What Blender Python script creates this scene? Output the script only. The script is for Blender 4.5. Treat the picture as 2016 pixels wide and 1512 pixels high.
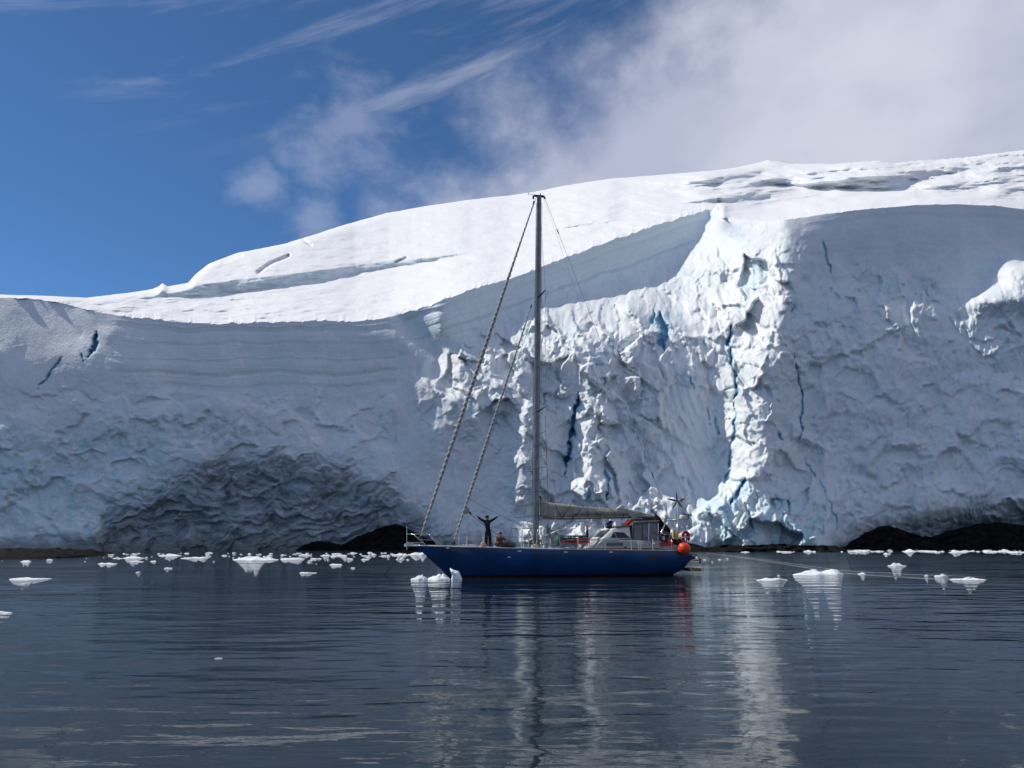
import bpy, bmesh, math, random
import numpy as np
from mathutils import Vector, Matrix

for o in list(bpy.data.objects):
    bpy.data.objects.remove(o, do_unlink=True)
scene = bpy.context.scene
COL = scene.collection
R = math.radians

# ------------------------------------------------------------------ camera
# photograph coordinates (2016 x 1512) are turned into directions with these numbers
FPX, CX, CY = 1582.0, 1008.0, 756.0
PITCH = math.atan(304.0 / 1582.0)
CAM = Vector((0.0, 0.0, 2.0))
cam_data = bpy.data.cameras.new('camera')
cam_data.sensor_width = 36.0
cam_data.lens = FPX / 2016.0 * 36.0
cam_data.clip_start = 0.1
cam_data.clip_end = 12000.0
cam = bpy.data.objects.new('camera', cam_data)
cam.location = CAM
cam.rotation_euler = (math.pi / 2 + PITCH, 0, 0)
COL.objects.link(cam)
scene.camera = cam

# ------------------------------------------------------------------ sun and sky
SUN_EL, SUN_BACK = R(48.0), R(8.0)          # sun stands to the left, a little behind the cliff
SUN_DIR = Vector((-math.cos(SUN_EL) * math.cos(SUN_BACK), math.cos(SUN_EL) * math.sin(SUN_BACK), math.sin(SUN_EL)))
sun_data = bpy.data.lights.new('sun', 'SUN')
sun_data.energy = 3.5
sun_data.angle = R(0.53)
sun_data.color = (1.0, 0.93, 0.82)
sun = bpy.data.objects.new('sun', sun_data)
sun.rotation_euler = SUN_DIR.to_track_quat('Z', 'Y').to_euler()
sun.location = (-60, 20, 60)
COL.objects.link(sun)

scene.view_settings.view_transform = 'Standard'
scene.view_settings.look = 'None'
scene.view_settings.gamma = 1.0
scene.view_settings.exposure = 0.17
scene.view_settings.use_curve_mapping = False

def dir_of(px, py):
    xc = (px - CX) / FPX; yc = -(py - CY) / FPX
    c, s = math.cos(PITCH), math.sin(PITCH)
    return Vector((xc, c - yc * s, s + yc * c))

world = bpy.data.worlds.new('World'); scene.world = world; world.use_nodes = True
nt = world.node_tree; nt.nodes.clear()
class NT:
    """small helper to write shader graphs"""
    def __init__(s, tree): s.t = tree
    def n(s, kind, **kw):
        nd = s.t.nodes.new(kind)
        for k, v in kw.items():
            if k == 'ins':
                for kk, vv in v.items():
                    if isinstance(vv, bpy.types.NodeSocket): s.t.links.new(vv, nd.inputs[kk])
                    else: nd.inputs[kk].default_value = vv
            else: setattr(nd, k, v)
        return nd
    def math(s, op, a, b=None, c=None, clamp=False):
        nd = s.t.nodes.new('ShaderNodeMath'); nd.operation = op; nd.use_clamp = clamp
        for i, v in enumerate((a, b, c)):
            if v is None: continue
            if isinstance(v, bpy.types.NodeSocket): s.t.links.new(v, nd.inputs[i])
            else: nd.inputs[i].default_value = v
        return nd.outputs[0]
    def dot(s, a, v):
        nd = s.t.nodes.new('ShaderNodeVectorMath'); nd.operation = 'DOT_PRODUCT'
        s.t.links.new(a, nd.inputs[0]); nd.inputs[1].default_value = v
        return nd.outputs['Value']
    def smooth(s, x, a, b, lo=0.0, hi=1.0):
        nd = s.t.nodes.new('ShaderNodeMapRange'); nd.interpolation_type = 'SMOOTHSTEP'
        s.t.links.new(x, nd.inputs['Value'])
        nd.inputs['From Min'].default_value = a; nd.inputs['From Max'].default_value = b
        nd.inputs['To Min'].default_value = lo; nd.inputs['To Max'].default_value = hi
        return nd.outputs['Result']
    def mix(s, f, a, b):
        nd = s.t.nodes.new('ShaderNodeMix'); nd.data_type = 'RGBA'
        for sock, v in ((nd.inputs[0], f), (nd.inputs[6], a), (nd.inputs[7], b)):
            if isinstance(v, bpy.types.NodeSocket): s.t.links.new(v, sock)
            else: sock.default_value = v
        return nd.outputs[2]
    def link(s, a, b): s.t.links.new(a, b)

N = NT(nt)
tc = N.n('ShaderNodeTexCoord')
D = tc.outputs['Generated']
sky = N.n('ShaderNodeTexSky', sky_type='NISHITA', sun_disc=False)
sky.sun_elevation = SUN_EL
sky.sun_rotation = math.atan2(SUN_DIR.x, SUN_DIR.y)
sky.altitude = 0.0; sky.air_density = 0.55; sky.dust_density = 0.0; sky.ozone_density = 7.0
# clouds: noise on a stretched direction vector, thick to the right, thin streaks to the upper left
AX = dir_of(1500, 150).normalized()
def noise(vec, scale, detail, rough, stretch=None, dist=0.0):
    if stretch is not None:
        m = N.n('ShaderNodeMapping'); N.link(vec, m.inputs['Vector'])
        m.inputs['Rotation'].default_value = stretch[1]; m.inputs['Scale'].default_value = stretch[0]
        m.inputs['Location'].default_value = stretch[2]
        vec = m.outputs['Vector']
    nd = N.n('ShaderNodeTexNoise', ins={'Scale': scale, 'Detail': detail, 'Roughness': rough, 'Distortion': dist})
    N.link(vec, nd.inputs['Vector'])
    return nd.outputs['Fac']
# plane through the eye whose trace in the sky is the cloud bank's lower-left rim
def rim_plane(p0, p1):
    a, b = dir_of(*p0).normalized(), dir_of(*p1).normalized()
    n = a.cross(b).normalized()
    return n
n1 = rim_plane((880, 330), (1240, -80))
if n1.dot(dir_of(1700, 300)) < 0: n1 = -n1
warp = noise(D, 3.2, 6, 0.55, ((1, 1, 1.3), (0, 0, 0), (3.1, 0.4, 1.7)))
warp2 = noise(D, 9.0, 6, 0.6, ((1, 1, 1.2), (0, 0.5, 0), (0.3, 5.4, 1.7)))
bank_d = N.math('ADD', N.dot(D, n1), N.math('MULTIPLY', N.math('SUBTRACT', warp, 0.5), 0.36))
bank_d = N.math('ADD', bank_d, N.math('MULTIPLY', N.math('SUBTRACT', warp2, 0.5), 0.16))
bank = N.smooth(bank_d, -0.045, 0.115, 0.0, 0.96)
dens = N.smooth(noise(D, 2.3, 5, 0.5, ((1, 1, 1.6), (0, 0, 0), (7.1, 2.4, 0.7))), 0.30, 0.62, 0.80, 1.0)
bank = N.math('MULTIPLY', bank, dens)
# cirrus streaks
rotD = N.n('ShaderNodeVectorRotate', rotation_type='Y_AXIS', ins={'Angle': 0.33}); N.link(D, rotD.inputs['Vector'])
cir = noise(rotD.outputs[0], 4.6, 8, 0.6, ((0.5, 0.8, 4.4), (0, 0, 0), (3.7, 0.6, 2.9)), 0.3)
hi_el = N.smooth(N.dot(D, (0, 0, 1)), 0.40, 0.53)
cirrus = N.math('MULTIPLY', N.smooth(cir, 0.48, 0.74, 0.0, 0.45), hi_el)
# small puffs below the bank
def puff(px, py, r, seed):
    c = dir_of(px, py).normalized()
    d = N.math('ARCCOSINE', N.dot(D, c))
    nz = noise(D, 16.0, 6, 0.6, ((1, 1, 1.5), (0, 0.6, 0), (seed, 0, 0)))
    e = N.math('ADD', N.math('DIVIDE', d, r), N.math('MULTIPLY', N.math('SUBTRACT', 0.5, nz), 2.6))
    return N.smooth(e, 0.0, 1.3, 0.27, 0.0)
puffs = None
for a in ((690, 255, 0.062, 1.0), (620, 310, 0.045, 2.2), (515, 365, 0.032, 3.1), (615, 435, 0.036, 4.3)):
    p = puff(*a)
    puffs = p if puffs is None else N.math('MAXIMUM', puffs, p)
# unseen broken cloud added behind the camera as fill light on the shaded cliff
fill_cloud = N.smooth(noise(D, 2.1, 6, 0.55, ((1, 1, 1.4), (0, 0, 0), (5.5, 1.2, 3.3))), 0.36, 0.56, 0.0, 0.55)
fill_cloud = N.math('MULTIPLY', fill_cloud, N.smooth(N.dot(D, (0, -1, 0)), -0.45, 0.05))
cover = N.math('MAXIMUM', N.math('MAXIMUM', N.math('MAXIMUM', bank, cirrus), puffs), fill_cloud)
shade = noise(D, 3.6, 5, 0.5, ((1, 1, 1.5), (0, 0, 0), (2.1, 8.4, 4.7)))
ccol = N.mix(N.smooth(shade, 0.35, 0.62), (3.5, 3.75, 4.8, 1), (4.7, 4.85, 5.6, 1))
tint = N.n('ShaderNodeMix', data_type='RGBA', blend_type='MULTIPLY'); tint.inputs[0].default_value = 1.0
N.link(sky.outputs['Color'], tint.inputs[6]); tint.inputs[7].default_value = (0.70, 0.88, 0.91, 1)   # very clear polar air
skycol = N.mix(cover, tint.outputs[2], ccol)
bg = N.n('ShaderNodeBackground', ins={'Strength': 0.125})
N.link(skycol, bg.inputs['Color'])
outw = N.n('ShaderNodeOutputWorld'); N.link(bg.outputs[0], outw.inputs['Surface'])

# ------------------------------------------------------------------ helpers
def ray_depth(px, py, Y):
    """point seen at a photograph pixel, at world depth Y"""
    d = dir_of(px, py); return CAM + d * (Y / d.y)
def on_water(px, py, z=0.0):
    d = dir_of(px, py); return CAM + d * ((z - CAM.z) / d.z)

def tag(o, label=None, cat=None, group=None, kind=None):
    if label: o['label'] = label
    if cat: o['category'] = cat
    if group: o['group'] = group
    if kind: o['kind'] = kind
    return o

def mesh_np(name, verts, faces):
    """numpy verts (n,3), quads (m,4) -> mesh"""
    me = bpy.data.meshes.new(name)
    me.vertices.add(len(verts)); me.vertices.foreach_set('co', np.ascontiguousarray(verts, dtype=np.float32).ravel())
    k = faces.shape[1]
    me.loops.add(faces.size); me.loops.foreach_set('vertex_index', np.ascontiguousarray(faces, dtype=np.int32).ravel())
    me.polygons.add(len(faces))
    me.polygons.foreach_set('loop_start', np.arange(0, faces.size, k, dtype=np.int32))
    me.polygons.foreach_set('use_smooth', np.ones(len(faces), dtype=bool))
    me.update(calc_edges=True)
    return me

def link(name, me, mats=None, parent=None):
    o = bpy.data.objects.new(name, me); COL.objects.link(o)
    if mats:
        for m in (mats if isinstance(mats, (list, tuple)) else [mats]): me.materials.append(m)
    if parent: o.parent = parent
    return o

# numpy noise
def _h(ix, iy, seed):
    n = (ix.astype(np.int64) * 374761393 + iy.astype(np.int64) * 668265263 + seed * 974711) & 0xffffffff
    n = ((n ^ (n >> 13)) * 1274126177) & 0xffffffff
    n = ((n ^ (n >> 16)) * 2246822519) & 0xffffffff
    return ((n ^ (n >> 15)) & 0xffffff) / float(0x1000000)
def perlin(u, v, seed=0):
    iu = np.floor(u); iv = np.floor(v); fu = u - iu; fv = v - iv
    def g(dx, dy):
        a = _h(iu + dx, iv + dy, seed) * 2 * np.pi
        return np.cos(a) * (fu - dx) + np.sin(a) * (fv - dy)
    su = fu * fu * fu * (fu * (fu * 6 - 15) + 10); sv = fv * fv * fv * (fv * (fv * 6 - 15) + 10)
    a = g(0, 0) * (1 - su) + g(1, 0) * su; b = g(0, 1) * (1 - su) + g(1, 1) * su
    return (a * (1 - sv) + b * sv) * 1.5
def fbm(u, v, octv=4, seed=0, gain=0.5):
    r = 0; a = 1.0; t = 0
    for i in range(octv):
        r = r + a * perlin(u * 2 ** i, v * 2 ** i, seed + i * 17); t += a; a *= gain
    return r / t
def ridged(u, v, octv=4, seed=0, gain=0.5):
    r = 0; a = 1.0; t = 0
    for i in range(octv):
        r = r + a * (1 - np.abs(perlin(u * 2 ** i, v * 2 ** i, seed + i * 17)) * 1.6); t += a; a *= gain
    return r / t
def facets(u, v, seed=0, jit=0.9):
    """broken blocks: each cell of a jittered grid gets its own level and tilt"""
    iu = np.floor(u); iv = np.floor(v)
    best = np.full(u.shape, 1e9); val = np.zeros(u.shape); sec = np.full(u.shape, 1e9)
    for dx in (-1, 0, 1):
        for dy in (-1, 0, 1):
            cx = iu + dx; cy = iv + dy
            qx = cx + 0.5 + (_h(cx, cy, seed) - 0.5) * jit; qy = cy + 0.5 + (_h(cx, cy, seed + 1) - 0.5) * jit
            ex = u - qx; ey = v - qy; d = ex * ex + ey * ey
            w = (_h(cx, cy, seed + 2) - 0.5) + ex * (_h(cx, cy, seed + 3) - 0.5) * 1.8 + ey * (_h(cx, cy, seed + 4) - 0.5) * 1.8
            m = d < best
            sec = np.where(m, best, np.minimum(sec, d)); val = np.where(m, w, val); best = np.where(m, d, best)
    return val, np.sqrt(sec) - np.sqrt(best)
def sstep(a, b, x):
    t = np.clip((x - a) / (b - a), 0, 1); return t * t * (3 - 2 * t)

# ------------------------------------------------------------------ materials
MATS = {}
def mat(name, col=(0.5, 0.5, 0.5), rough=0.6, metal=0.0, spec=0.5, vary=0.12, scale=6.0, bump=0.0, bscale=40.0):
    """plain surface with a little procedural unevenness in colour and relief"""
    if name in MATS: return MATS[name]
    m = bpy.data.materials.new(name); m.use_nodes = True
    g = NT(m.node_tree); b = m.node_tree.nodes['Principled BSDF']
    t = g.n('ShaderNodeTexCoord')
    nz = g.n('ShaderNodeTexNoise', ins={'Scale': scale, 'Detail': 4.0, 'Roughness': 0.6}); g.link(t.outputs['Object'], nz.inputs['Vector'])
    lo = tuple(max(0, c * (1 - vary)) for c in col) + (1,); hi = tuple(min(1, c * (1 + vary)) for c in col) + (1,)
    g.link(g.mix(g.smooth(nz.outputs['Fac'], 0.3, 0.7), lo, hi), b.inputs['Base Color'])
    b.inputs['Roughness'].default_value = rough; b.inputs['Metallic'].default_value = metal
    b.inputs['Specular IOR Level'].default_value = spec
    if bump > 0:
        n2 = g.n('ShaderNodeTexNoise', ins={'Scale': bscale, 'Detail': 5.0}); g.link(t.outputs['Object'], n2.inputs['Vector'])
        bp = g.n('ShaderNodeBump', ins={'Strength': 1.0, 'Distance': bump}); g.link(n2.outputs['Fac'], bp.inputs['Height'])
        g.link(bp.outputs['Normal'], b.inputs['Normal'])
    MATS[name] = m
    return m
# ------------------------------------------------------------------ water
def water_material():
    m = bpy.data.materials.new('sea_water'); m.use_nodes = True
    g = NT(m.node_tree); b = m.node_tree.nodes['Principled BSDF']
    b.inputs['Base Color'].default_value = (0.006, 0.014, 0.020, 1)
    b.inputs['Roughness'].default_value = 0.015
    b.inputs['IOR'].default_value = 1.333
    t = g.n('ShaderNodeTexCoord'); P = t.outputs['Object']
    def nz(sc, det, rough, stretch, dist=0.0):
        mp = g.n('ShaderNodeMapping'); g.link(P, mp.inputs['Vector'])
        mp.inputs['Scale'].default_value = stretch; mp.inputs['Rotation'].default_value = (0, 0, 0.05)
        n = g.n('ShaderNodeTexNoise', ins={'Scale': sc, 'Detail': det, 'Roughness': rough, 'Distortion': dist}); g.link(mp.outputs[0], n.inputs['Vector'])
        return n.outputs['Fac']
    swell = nz(0.55, 2.0, 0.5, (0.40, 1.0, 1.0), 0.3)
    rip = nz(1.9, 1.5, 0.4, (0.42, 1.0, 1.0), 0.4)
    fine = nz(7.0, 3.0, 0.55, (0.28, 1.0, 1.0), 0.2)
    patch = g.smooth(nz(0.07, 3.0, 0.55, (0.35, 1.0, 1.0), 0.4), 0.38, 0.64)
    h = g.math('MULTIPLY', swell, 0.085)
    h = g.math('ADD', h, g.math('MULTIPLY', g.math('MULTIPLY', rip, 0.046), g.math('ADD', g.math('MULTIPLY', patch, 0.75), 0.30)))
    sep = g.n('ShaderNodeSeparateXYZ'); g.link(P, sep.inputs[0])
    ruff = g.smooth(g.math('ADD', sep.outputs['Y'], g.math('MULTIPLY', patch, 22.0)), 38.0, 85.0, 0.0, 0.028)
    h = g.math('ADD', h, g.math('MULTIPLY', g.math('ADD', ruff, 0.0055), g.math('MULTIPLY', fine, g.math('ADD', patch, 0.45))))
    bp = g.n('ShaderNodeBump', ins={'Strength': 1.0, 'Distance': 1.0}); g.link(h, bp.inputs['Height'])
    g.link(bp.outputs['Normal'], b.inputs['Normal'])
    return m
w_me = bpy.data.meshes.new('water')
w_me.from_pydata([(-3000, -1500, 0), (3000, -1500, 0), (3000, 3000, 0), (-3000, 3000, 0)], [], [(0, 1, 2, 3)])
water = link('water', w_me, water_material()); tag(water, kind='structure')
bed_me = bpy.data.meshes.new('seabed')

# ------------------------------------------------------------------ glacier
Y0 = 140.0
def pl(*pts):
    a = np.array(pts, float)
    return lambda x: np.interp(x, a[:, 0], a[:, 1])
SKY = pl((-300, 560), (-150, 572), (0, 580), (100, 583), (170, 586), (250, 577), (300, 569), (312, 564), (320, 557), (330, 564), (370, 557), (385, 540), (410, 520), (440, 508),
         (470, 497), (500, 492), (560, 480), (600, 468), (680, 442), (760, 420), (840, 405), (920, 394), (1000, 385), (1050, 378), (1130, 362),
         (1200, 352), (1300, 344), (1400, 336), (1450, 330), (1495, 320), (1513, 315), (1560, 322), (1650, 322), (1700, 318), (1730, 316),
         (1760, 322), (1800, 317), (1850, 314), (1900, 310), (1960, 302), (2016, 296), (2150, 282), (2320, 270))
EDGE = pl((-300, 578), (0, 586), (60, 588), (130, 598), (170, 610), (230, 620), (290, 628), (350, 633), (440, 638), (520, 634), (600, 632), (660, 632), (700, 633),
          (738, 628), (775, 622), (850, 600), (900, 580), (960, 560), (1000, 550), (1100, 512), (1200, 475), (1300, 440), (1400, 411),
          (1412, 408), (1420, 429), (1440, 432), (1500, 434), (1548, 433), (1600, 425), (1700, 412), (1800, 404), (1880, 402), (1960, 405), (2016, 412), (2320, 440))

CTRL = []
def ctl(pts, step=24):
    for (a, b) in zip(pts[:-1], pts[1:]):
        n = max(1, int(math.hypot(b[0] - a[0], b[1] - a[1]) / step))
        for i in range(n):
            t = i / n; CTRL.append(tuple(a[k] + (b[k] - a[k]) * t for k in range(3)))
    CTRL.append(tuple(pts[-1]))
# left cliff
ctl([(-290, 575, 8), (-290, 690, 4.5), (-290, 800, 3), (-290, 1090, 0)], 60)
ctl([(-130, 580, 7.4), (-130, 690, 4.2), (-130, 800, 2.6), (-130, 1090, 0)], 60)
ctl([(0, 584, 6.4), (0, 690, 3.4), (0, 830, 2.0), (0, 950, 1.2), (0, 1090, 0.4)], 50)
ctl([(90, 592, 6.4), (100, 690, 3.5), (110, 780, 2.2), (110, 860, 1.6), (110, 980, 0.8), (120, 1090, -0.2)], 50)
ctl([(150, 604, 6.2), (160, 660, 4.6)], 30)
ctl([(180, 612, 5.2), (185, 655, 4.4), (150, 700, 3.0)], 25)
ctl([(215, 660, 3.6), (240, 720, 2.6), (260, 790, 2.0), (250, 850, 1.6)], 25)
ctl([(275, 700, 3.4), (305, 760, 2.4), (318, 820, 1.8), (300, 870, 1.8)], 25)
ctl([(325, 700, 4.6), (335, 780, 3.8), (345, 850, 2.8)], 25)
ctl([(300, 630, 5.6), (440, 640, 5.8), (600, 634, 6.2), (700, 637, 6.8), (766, 627, 7.2)], 50)
ctl([(420, 700, 5.0), (600, 700, 5.6), (740, 700, 6.2), (790, 700, 6.2)], 50)
ctl([(430, 790, 3.4), (600, 800, 3.8), (740, 800, 4.4), (800, 800, 4.4)], 60)
ctl([(360, 870, 2.4), (450, 850, 2.8), (600, 865, 2.8), (720, 880, 2.8)], 40)
ctl([(195, 1050, 0.4), (205, 1005, 0.6), (330, 935, 1.4), (440, 892, 1.9), (540, 884, 2.0), (650, 908, 2.2), (760, 960, 2.4), (830, 1010, 2.6)], 24)
ctl([(215, 1060, 2.6), (330, 1000, 3.6), (440, 940, 3.6), (540, 930, 3.8), (650, 955, 4.0), (760, 1000, 4.2)], 30)
ctl([(220, 1090, 2.4), (330, 1080, 4.6), (450, 1080, 5.4), (540, 1010, 5.0), (640, 1075, 6.2), (760, 1075, 6.0), (830, 1080, 5)], 40)
# free end of the left cliff, the notch behind it and the ledge under the icefall
ctl([(772, 628, 7.4), (800, 662, 6.8), (845, 704, 6.0), (822, 738, 5.2), (860, 768, 3.8), (908, 784, 1.6), (990, 804, 0.8)], 16)
ctl([(850, 800, 3.8), (872, 860, 3.4), (878, 960, 3.2), (860, 1085, 2.4)], 30)
ctl([(786, 624, 10.6), (812, 652, 11.0), (858, 700, 9.8), (846, 730, 7.0), (875, 758, 4.4), (915, 768, 2.6), (985, 786, 1.8)], 16)
ctl([(866, 655, 6.6), (864, 630, 6.4), (868, 605, 6.6)], 10)
# strata wall behind the icefall: rim and foot
ctl([(800, 616, 9.5), (862, 599, 6.8), (900, 580, 8.8), (1000, 550, 16), (1100, 512, 21), (1200, 475, 27), (1300, 440, 32), (1408, 409, 38)], 24)
ctl([(880, 690, 7.4), (900, 672, 7.6), (950, 648, 12), (1000, 632, 14.4), (1050, 600, 17), (1100, 588, 19.4), (1200, 570, 25), (1280, 556, 28), (1330, 520, 31), (1372, 472, 34), (1404, 432, 36)], 24)
# icefall below it, leaning back
ctl([(900, 700, 5.2), (960, 690, 6.2), (1000, 670, 8.0), (1060, 640, 11.0), (1120, 612, 15), (1200, 592, 19), (1280, 578, 22), (1340, 550, 26)], 24)
ctl([(900, 742, 3.0), (960, 745, 2.8), (1010, 730, 3.8), (1070, 690, 5.2), (1130, 660, 7.2), (1200, 640, 9)], 24)
ctl([(1040, 770, 1.6), (1080, 716, 3.0), (1150, 694, 3.6), (1210, 690, 3.6)], 24)
ctl([(950, 850, 2.8), (950, 960, 2.8), (970, 1085, 2.4)], 40)
ctl([(996, 820, 3.6), (994, 900, 3.4), (996, 985, 3.0)], 18)
ctl([(1036, 806, -1.2), (1032, 900, -1.8), (1030, 980, -1.6)], 18)
ctl([(1020, 1010, 1.6), (1020, 1085, 0.4)], 30)
ctl([(1075, 740, 4.6), (1100, 800, 3.6), (1122, 860, 3.0), (1114, 930, 2.4)], 20)
ctl([(1160, 745, 2.0), (1164, 800, -1.6), (1168, 860, -3.0), (1165, 930, -3.6), (1150, 1000, -3.6)], 18)
ctl([(1080, 990, -1.0), (1090, 1085, -2.0)], 30)
ctl([(1170, 1085, -6.4), (1300, 1085, -7.0)], 60)
# tower between the two lit faces
ctl([(1235, 606, 12), (1240, 660, 5.2), (1232, 720, 3.4), (1240, 800, 2.4), (1258, 880, 1.2), (1280, 950, 0.4), (1300, 1020, -4.6)], 20)
ctl([(1200, 760, 2.6), (1205, 840, 0.4), (1215, 930, -1.0)], 30)
ctl([(1330, 640, 9), (1340, 720, 4.6), (1345, 800, 3.6), (1350, 900, 2.8)], 30)
ctl([(1395, 640, 11), (1405, 690, 6.4), (1422, 740, 4.6), (1414, 800, 4.0), (1412, 870, 3.6), (1418, 940, 2.4)], 16)
ctl([(1340, 600, 18), (1390, 590, 18), (1420, 560, 19)], 24)
# ridge 2 and the end face of the right block
ctl([(1418, 434, 26), (1440, 470, 22), (1400, 500, 25), (1350, 545, 26)], 20)
ctl([(1424, 432, 23), (1490, 437, 15), (1546, 437, 8.6)], 16)
ctl([(1480, 495, 13), (1540, 500, 7)], 16)
ctl([(1552, 450, 8.0), (1556, 500, 6.4), (1560, 560, 3.4), (1540, 640, -1.0), (1528, 700, -3.0), (1504, 800, -5.0), (1490, 880, -5.6), (1480, 950, -6.0)], 16)
ctl([(1470, 560, 12), (1455, 620, 8), (1440, 680, 4.2)], 20)
ctl([(1350, 1000, -3.0), (1400, 985, -3.4), (1440, 985, -5.0), (1500, 965, -6.4), (1560, 985, -4.0), (1620, 990, -2.6)], 20)
ctl([(1340, 1085, -8.0), (1450, 1085, -9.6), (1560, 1085, -9.4), (1630, 1085, -6.0)], 30)
# right cliff
ctl([(1575, 432, 9.0), (1700, 413, 10.5), (1800, 405, 11.5), (1900, 403, 12), (2016, 413, 13)], 40)
ctl([(1580, 555, 6.6), (1690, 555, 9.4), (1800, 575, 10.2), (1900, 520, 11.0), (2016, 510, 12)], 40)
ctl([(1590, 620, 3.0), (1700, 605, 5.4), (1800, 625, 6.0), (1900, 625, 7.0), (2016, 625, 7)], 40)
ctl([(1560, 720, 0.6), (1570, 850, 0.2), (1590, 940, 0.0)], 40)
ctl([(1720, 800, 2.6), (1860, 800, 3.6), (2016, 800, 4.2)], 70)
ctl([(1700, 960, 1.6), (1830, 960, 2.2), (2016, 940, 2.6)], 60)
ctl([(1660, 1085, 0.5), (1690, 1050, 0.8)], 30)
ctl([(1720, 1030, 1.2), (1800, 1010, 1.4), (1900, 1000, 1.4), (2016, 985, 1.6)], 40)
ctl([(1740, 1065, 4), (1850, 1045, 5.5), (1950, 1035, 6.5), (2016, 1030, 7)], 30)
ctl([(1740, 1088, 5), (1850, 1088, 8), (2016, 1088, 9)], 60)
ctl([(2150, 425, 15), (2150, 700, 7), (2150, 1000, 2), (2150, 1090, 6)], 100)
ctl([(2310, 430, 15), (2310, 700, 9), (2310, 1000, 3), (2310, 1090, 6)], 100)
# lit block on the right ledge
ctl([(1912, 580, 10.4), (1950, 562, 9.4), (1972, 556, 9.0), (1978, 542, 8.2), (2000, 530, 7.2), (2030, 522, 7.2)], 10)
ctl([(1915, 590, 6.8), (1960, 590, 4.8), (2030, 592, 3.6)], 16)

P_ = np.array(CTRL); _, ui = np.unique(np.round(P_[:, :2] / 3).astype(int), axis=0, return_index=True); P_ = P_[np.sort(ui)]
def rbf_fit(P):
    n = len(P); X = P[:, :2] / 100.0
    d = np.sqrt(((X[:, None] - X[None]) ** 2).sum(-1))
    A = np.zeros((n + 3, n + 3)); A[:n, :n] = -d - np.eye(n) * 0.0
    A[:n, n] = 1; A[:n, n + 1:] = X; A[n, :n] = 1; A[n + 1:, :n] = X.T
    b = np.zeros(n + 3); b[:n] = P[:, 2]
    return X, np.linalg.solve(A, b)
def rbf_grid(P, gx, gy):
    X, w = rbf_fit(P); n = len(X)
    U, V = np.meshgrid(gx / 100.0, gy / 100.0)
    out = np.empty(U.shape)
    for r in range(U.shape[0]):
        d = np.sqrt((U[r][:, None] - X[None, :, 0]) ** 2 + (V[r][:, None] - X[None, :, 1]) ** 2)
        out[r] = -d @ w[:n] + w[n] + U[r] * w[n + 1] + V[r] * w[n + 2]
    return out
GX = np.arange(-320, 2345, 5.0); GY = np.arange(260, 1110, 5.0)
RG = rbf_grid(P_, GX, GY)
def bil(G, x, y):
    fx = np.clip((x - GX[0]) / 5.0, 0, len(GX) - 1.001); fy = np.clip((y - GY[0]) / 5.0, 0, len(GY) - 1.001)
    i = fx.astype(int); j = fy.astype(int); a = fx - i; b = fy - j
    return (G[j, i] * (1 - a) + G[j, i + 1] * a) * (1 - b) + (G[j + 1, i] * (1 - a) + G[j + 1, i + 1] * a) * b

# roughness of the broken ice and albedo zones, also by control points
RO = np.array([(-200, 700, .12), (-200, 1000, .3), (60, 640, .06), (60, 740, .1), (40, 880, .45), (60, 1000, .35), (250, 740, .2), (230, 900, .4), (120, 1050, .3), (450, 680, .1), (650, 680, .12), (450, 780, .12),
      (650, 780, .2), (400, 850, .4), (600, 870, .35), (780, 700, .25), (760, 850, .3), (820, 800, .35), (500, 960, .4), (400, 1040, .4), (650, 1030, .4), (800, 950, .35),
      (880, 640, .08), (1000, 590, .08), (1150, 530, .08), (1300, 480, .08), (1390, 430, .08), (900, 720, .8), (980, 700, .9), (1060, 650, .9), (1150, 640, .7), (1250, 600, .8),
      (940, 900, .35), (960, 1020, .35), (1000, 780, .8), (1020, 900, .5), (1090, 850, .5), (1170, 850, 1.1), (1150, 960, 1.0), (1200, 700, 1.0), (1240, 800, .9), (1260, 950, 1.1), (1200, 1040, .9), (1050, 1040, .7),
      (1320, 660, .6), (1350, 800, .3), (1370, 920, .3), (1330, 1000, .9), (1440, 470, .45), (1500, 540, .9), (1400, 580, .9), (1470, 640, 1.0), (1470, 760, .8), (1440, 880, .7), (1440, 1000, 1.1), (1530, 1020, 1.1), (1600, 1030, .9),
      (1560, 640, .6), (1580, 800, .45), (1540, 900, .6), (1620, 480, .12), (1750, 470, .15), (1850, 500, .2), (1950, 460, .12), (1700, 590, .7), (1820, 600, .7), (1700, 680, .45), (1850, 700, .4),
      (1750, 820, .3), (1900, 850, .35), (1980, 950, .4), (1700, 980, .3), (1850, 980, .3), (1900, 1040, .6), (1980, 600, .5), (2200, 500, .2), (2200, 800, .3), (2200, 1020, .3)])
RO[:, 2] *= np.where((RO[:, 0] > 1560) & (RO[:, 2] < .5), .6, np.where((RO[:, 0] < 860) & (RO[:, 2] < .5), .75, 1.0))
RR = np.clip(rbf_grid(RO, GX, GY), 0.04, 1.2)

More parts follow.
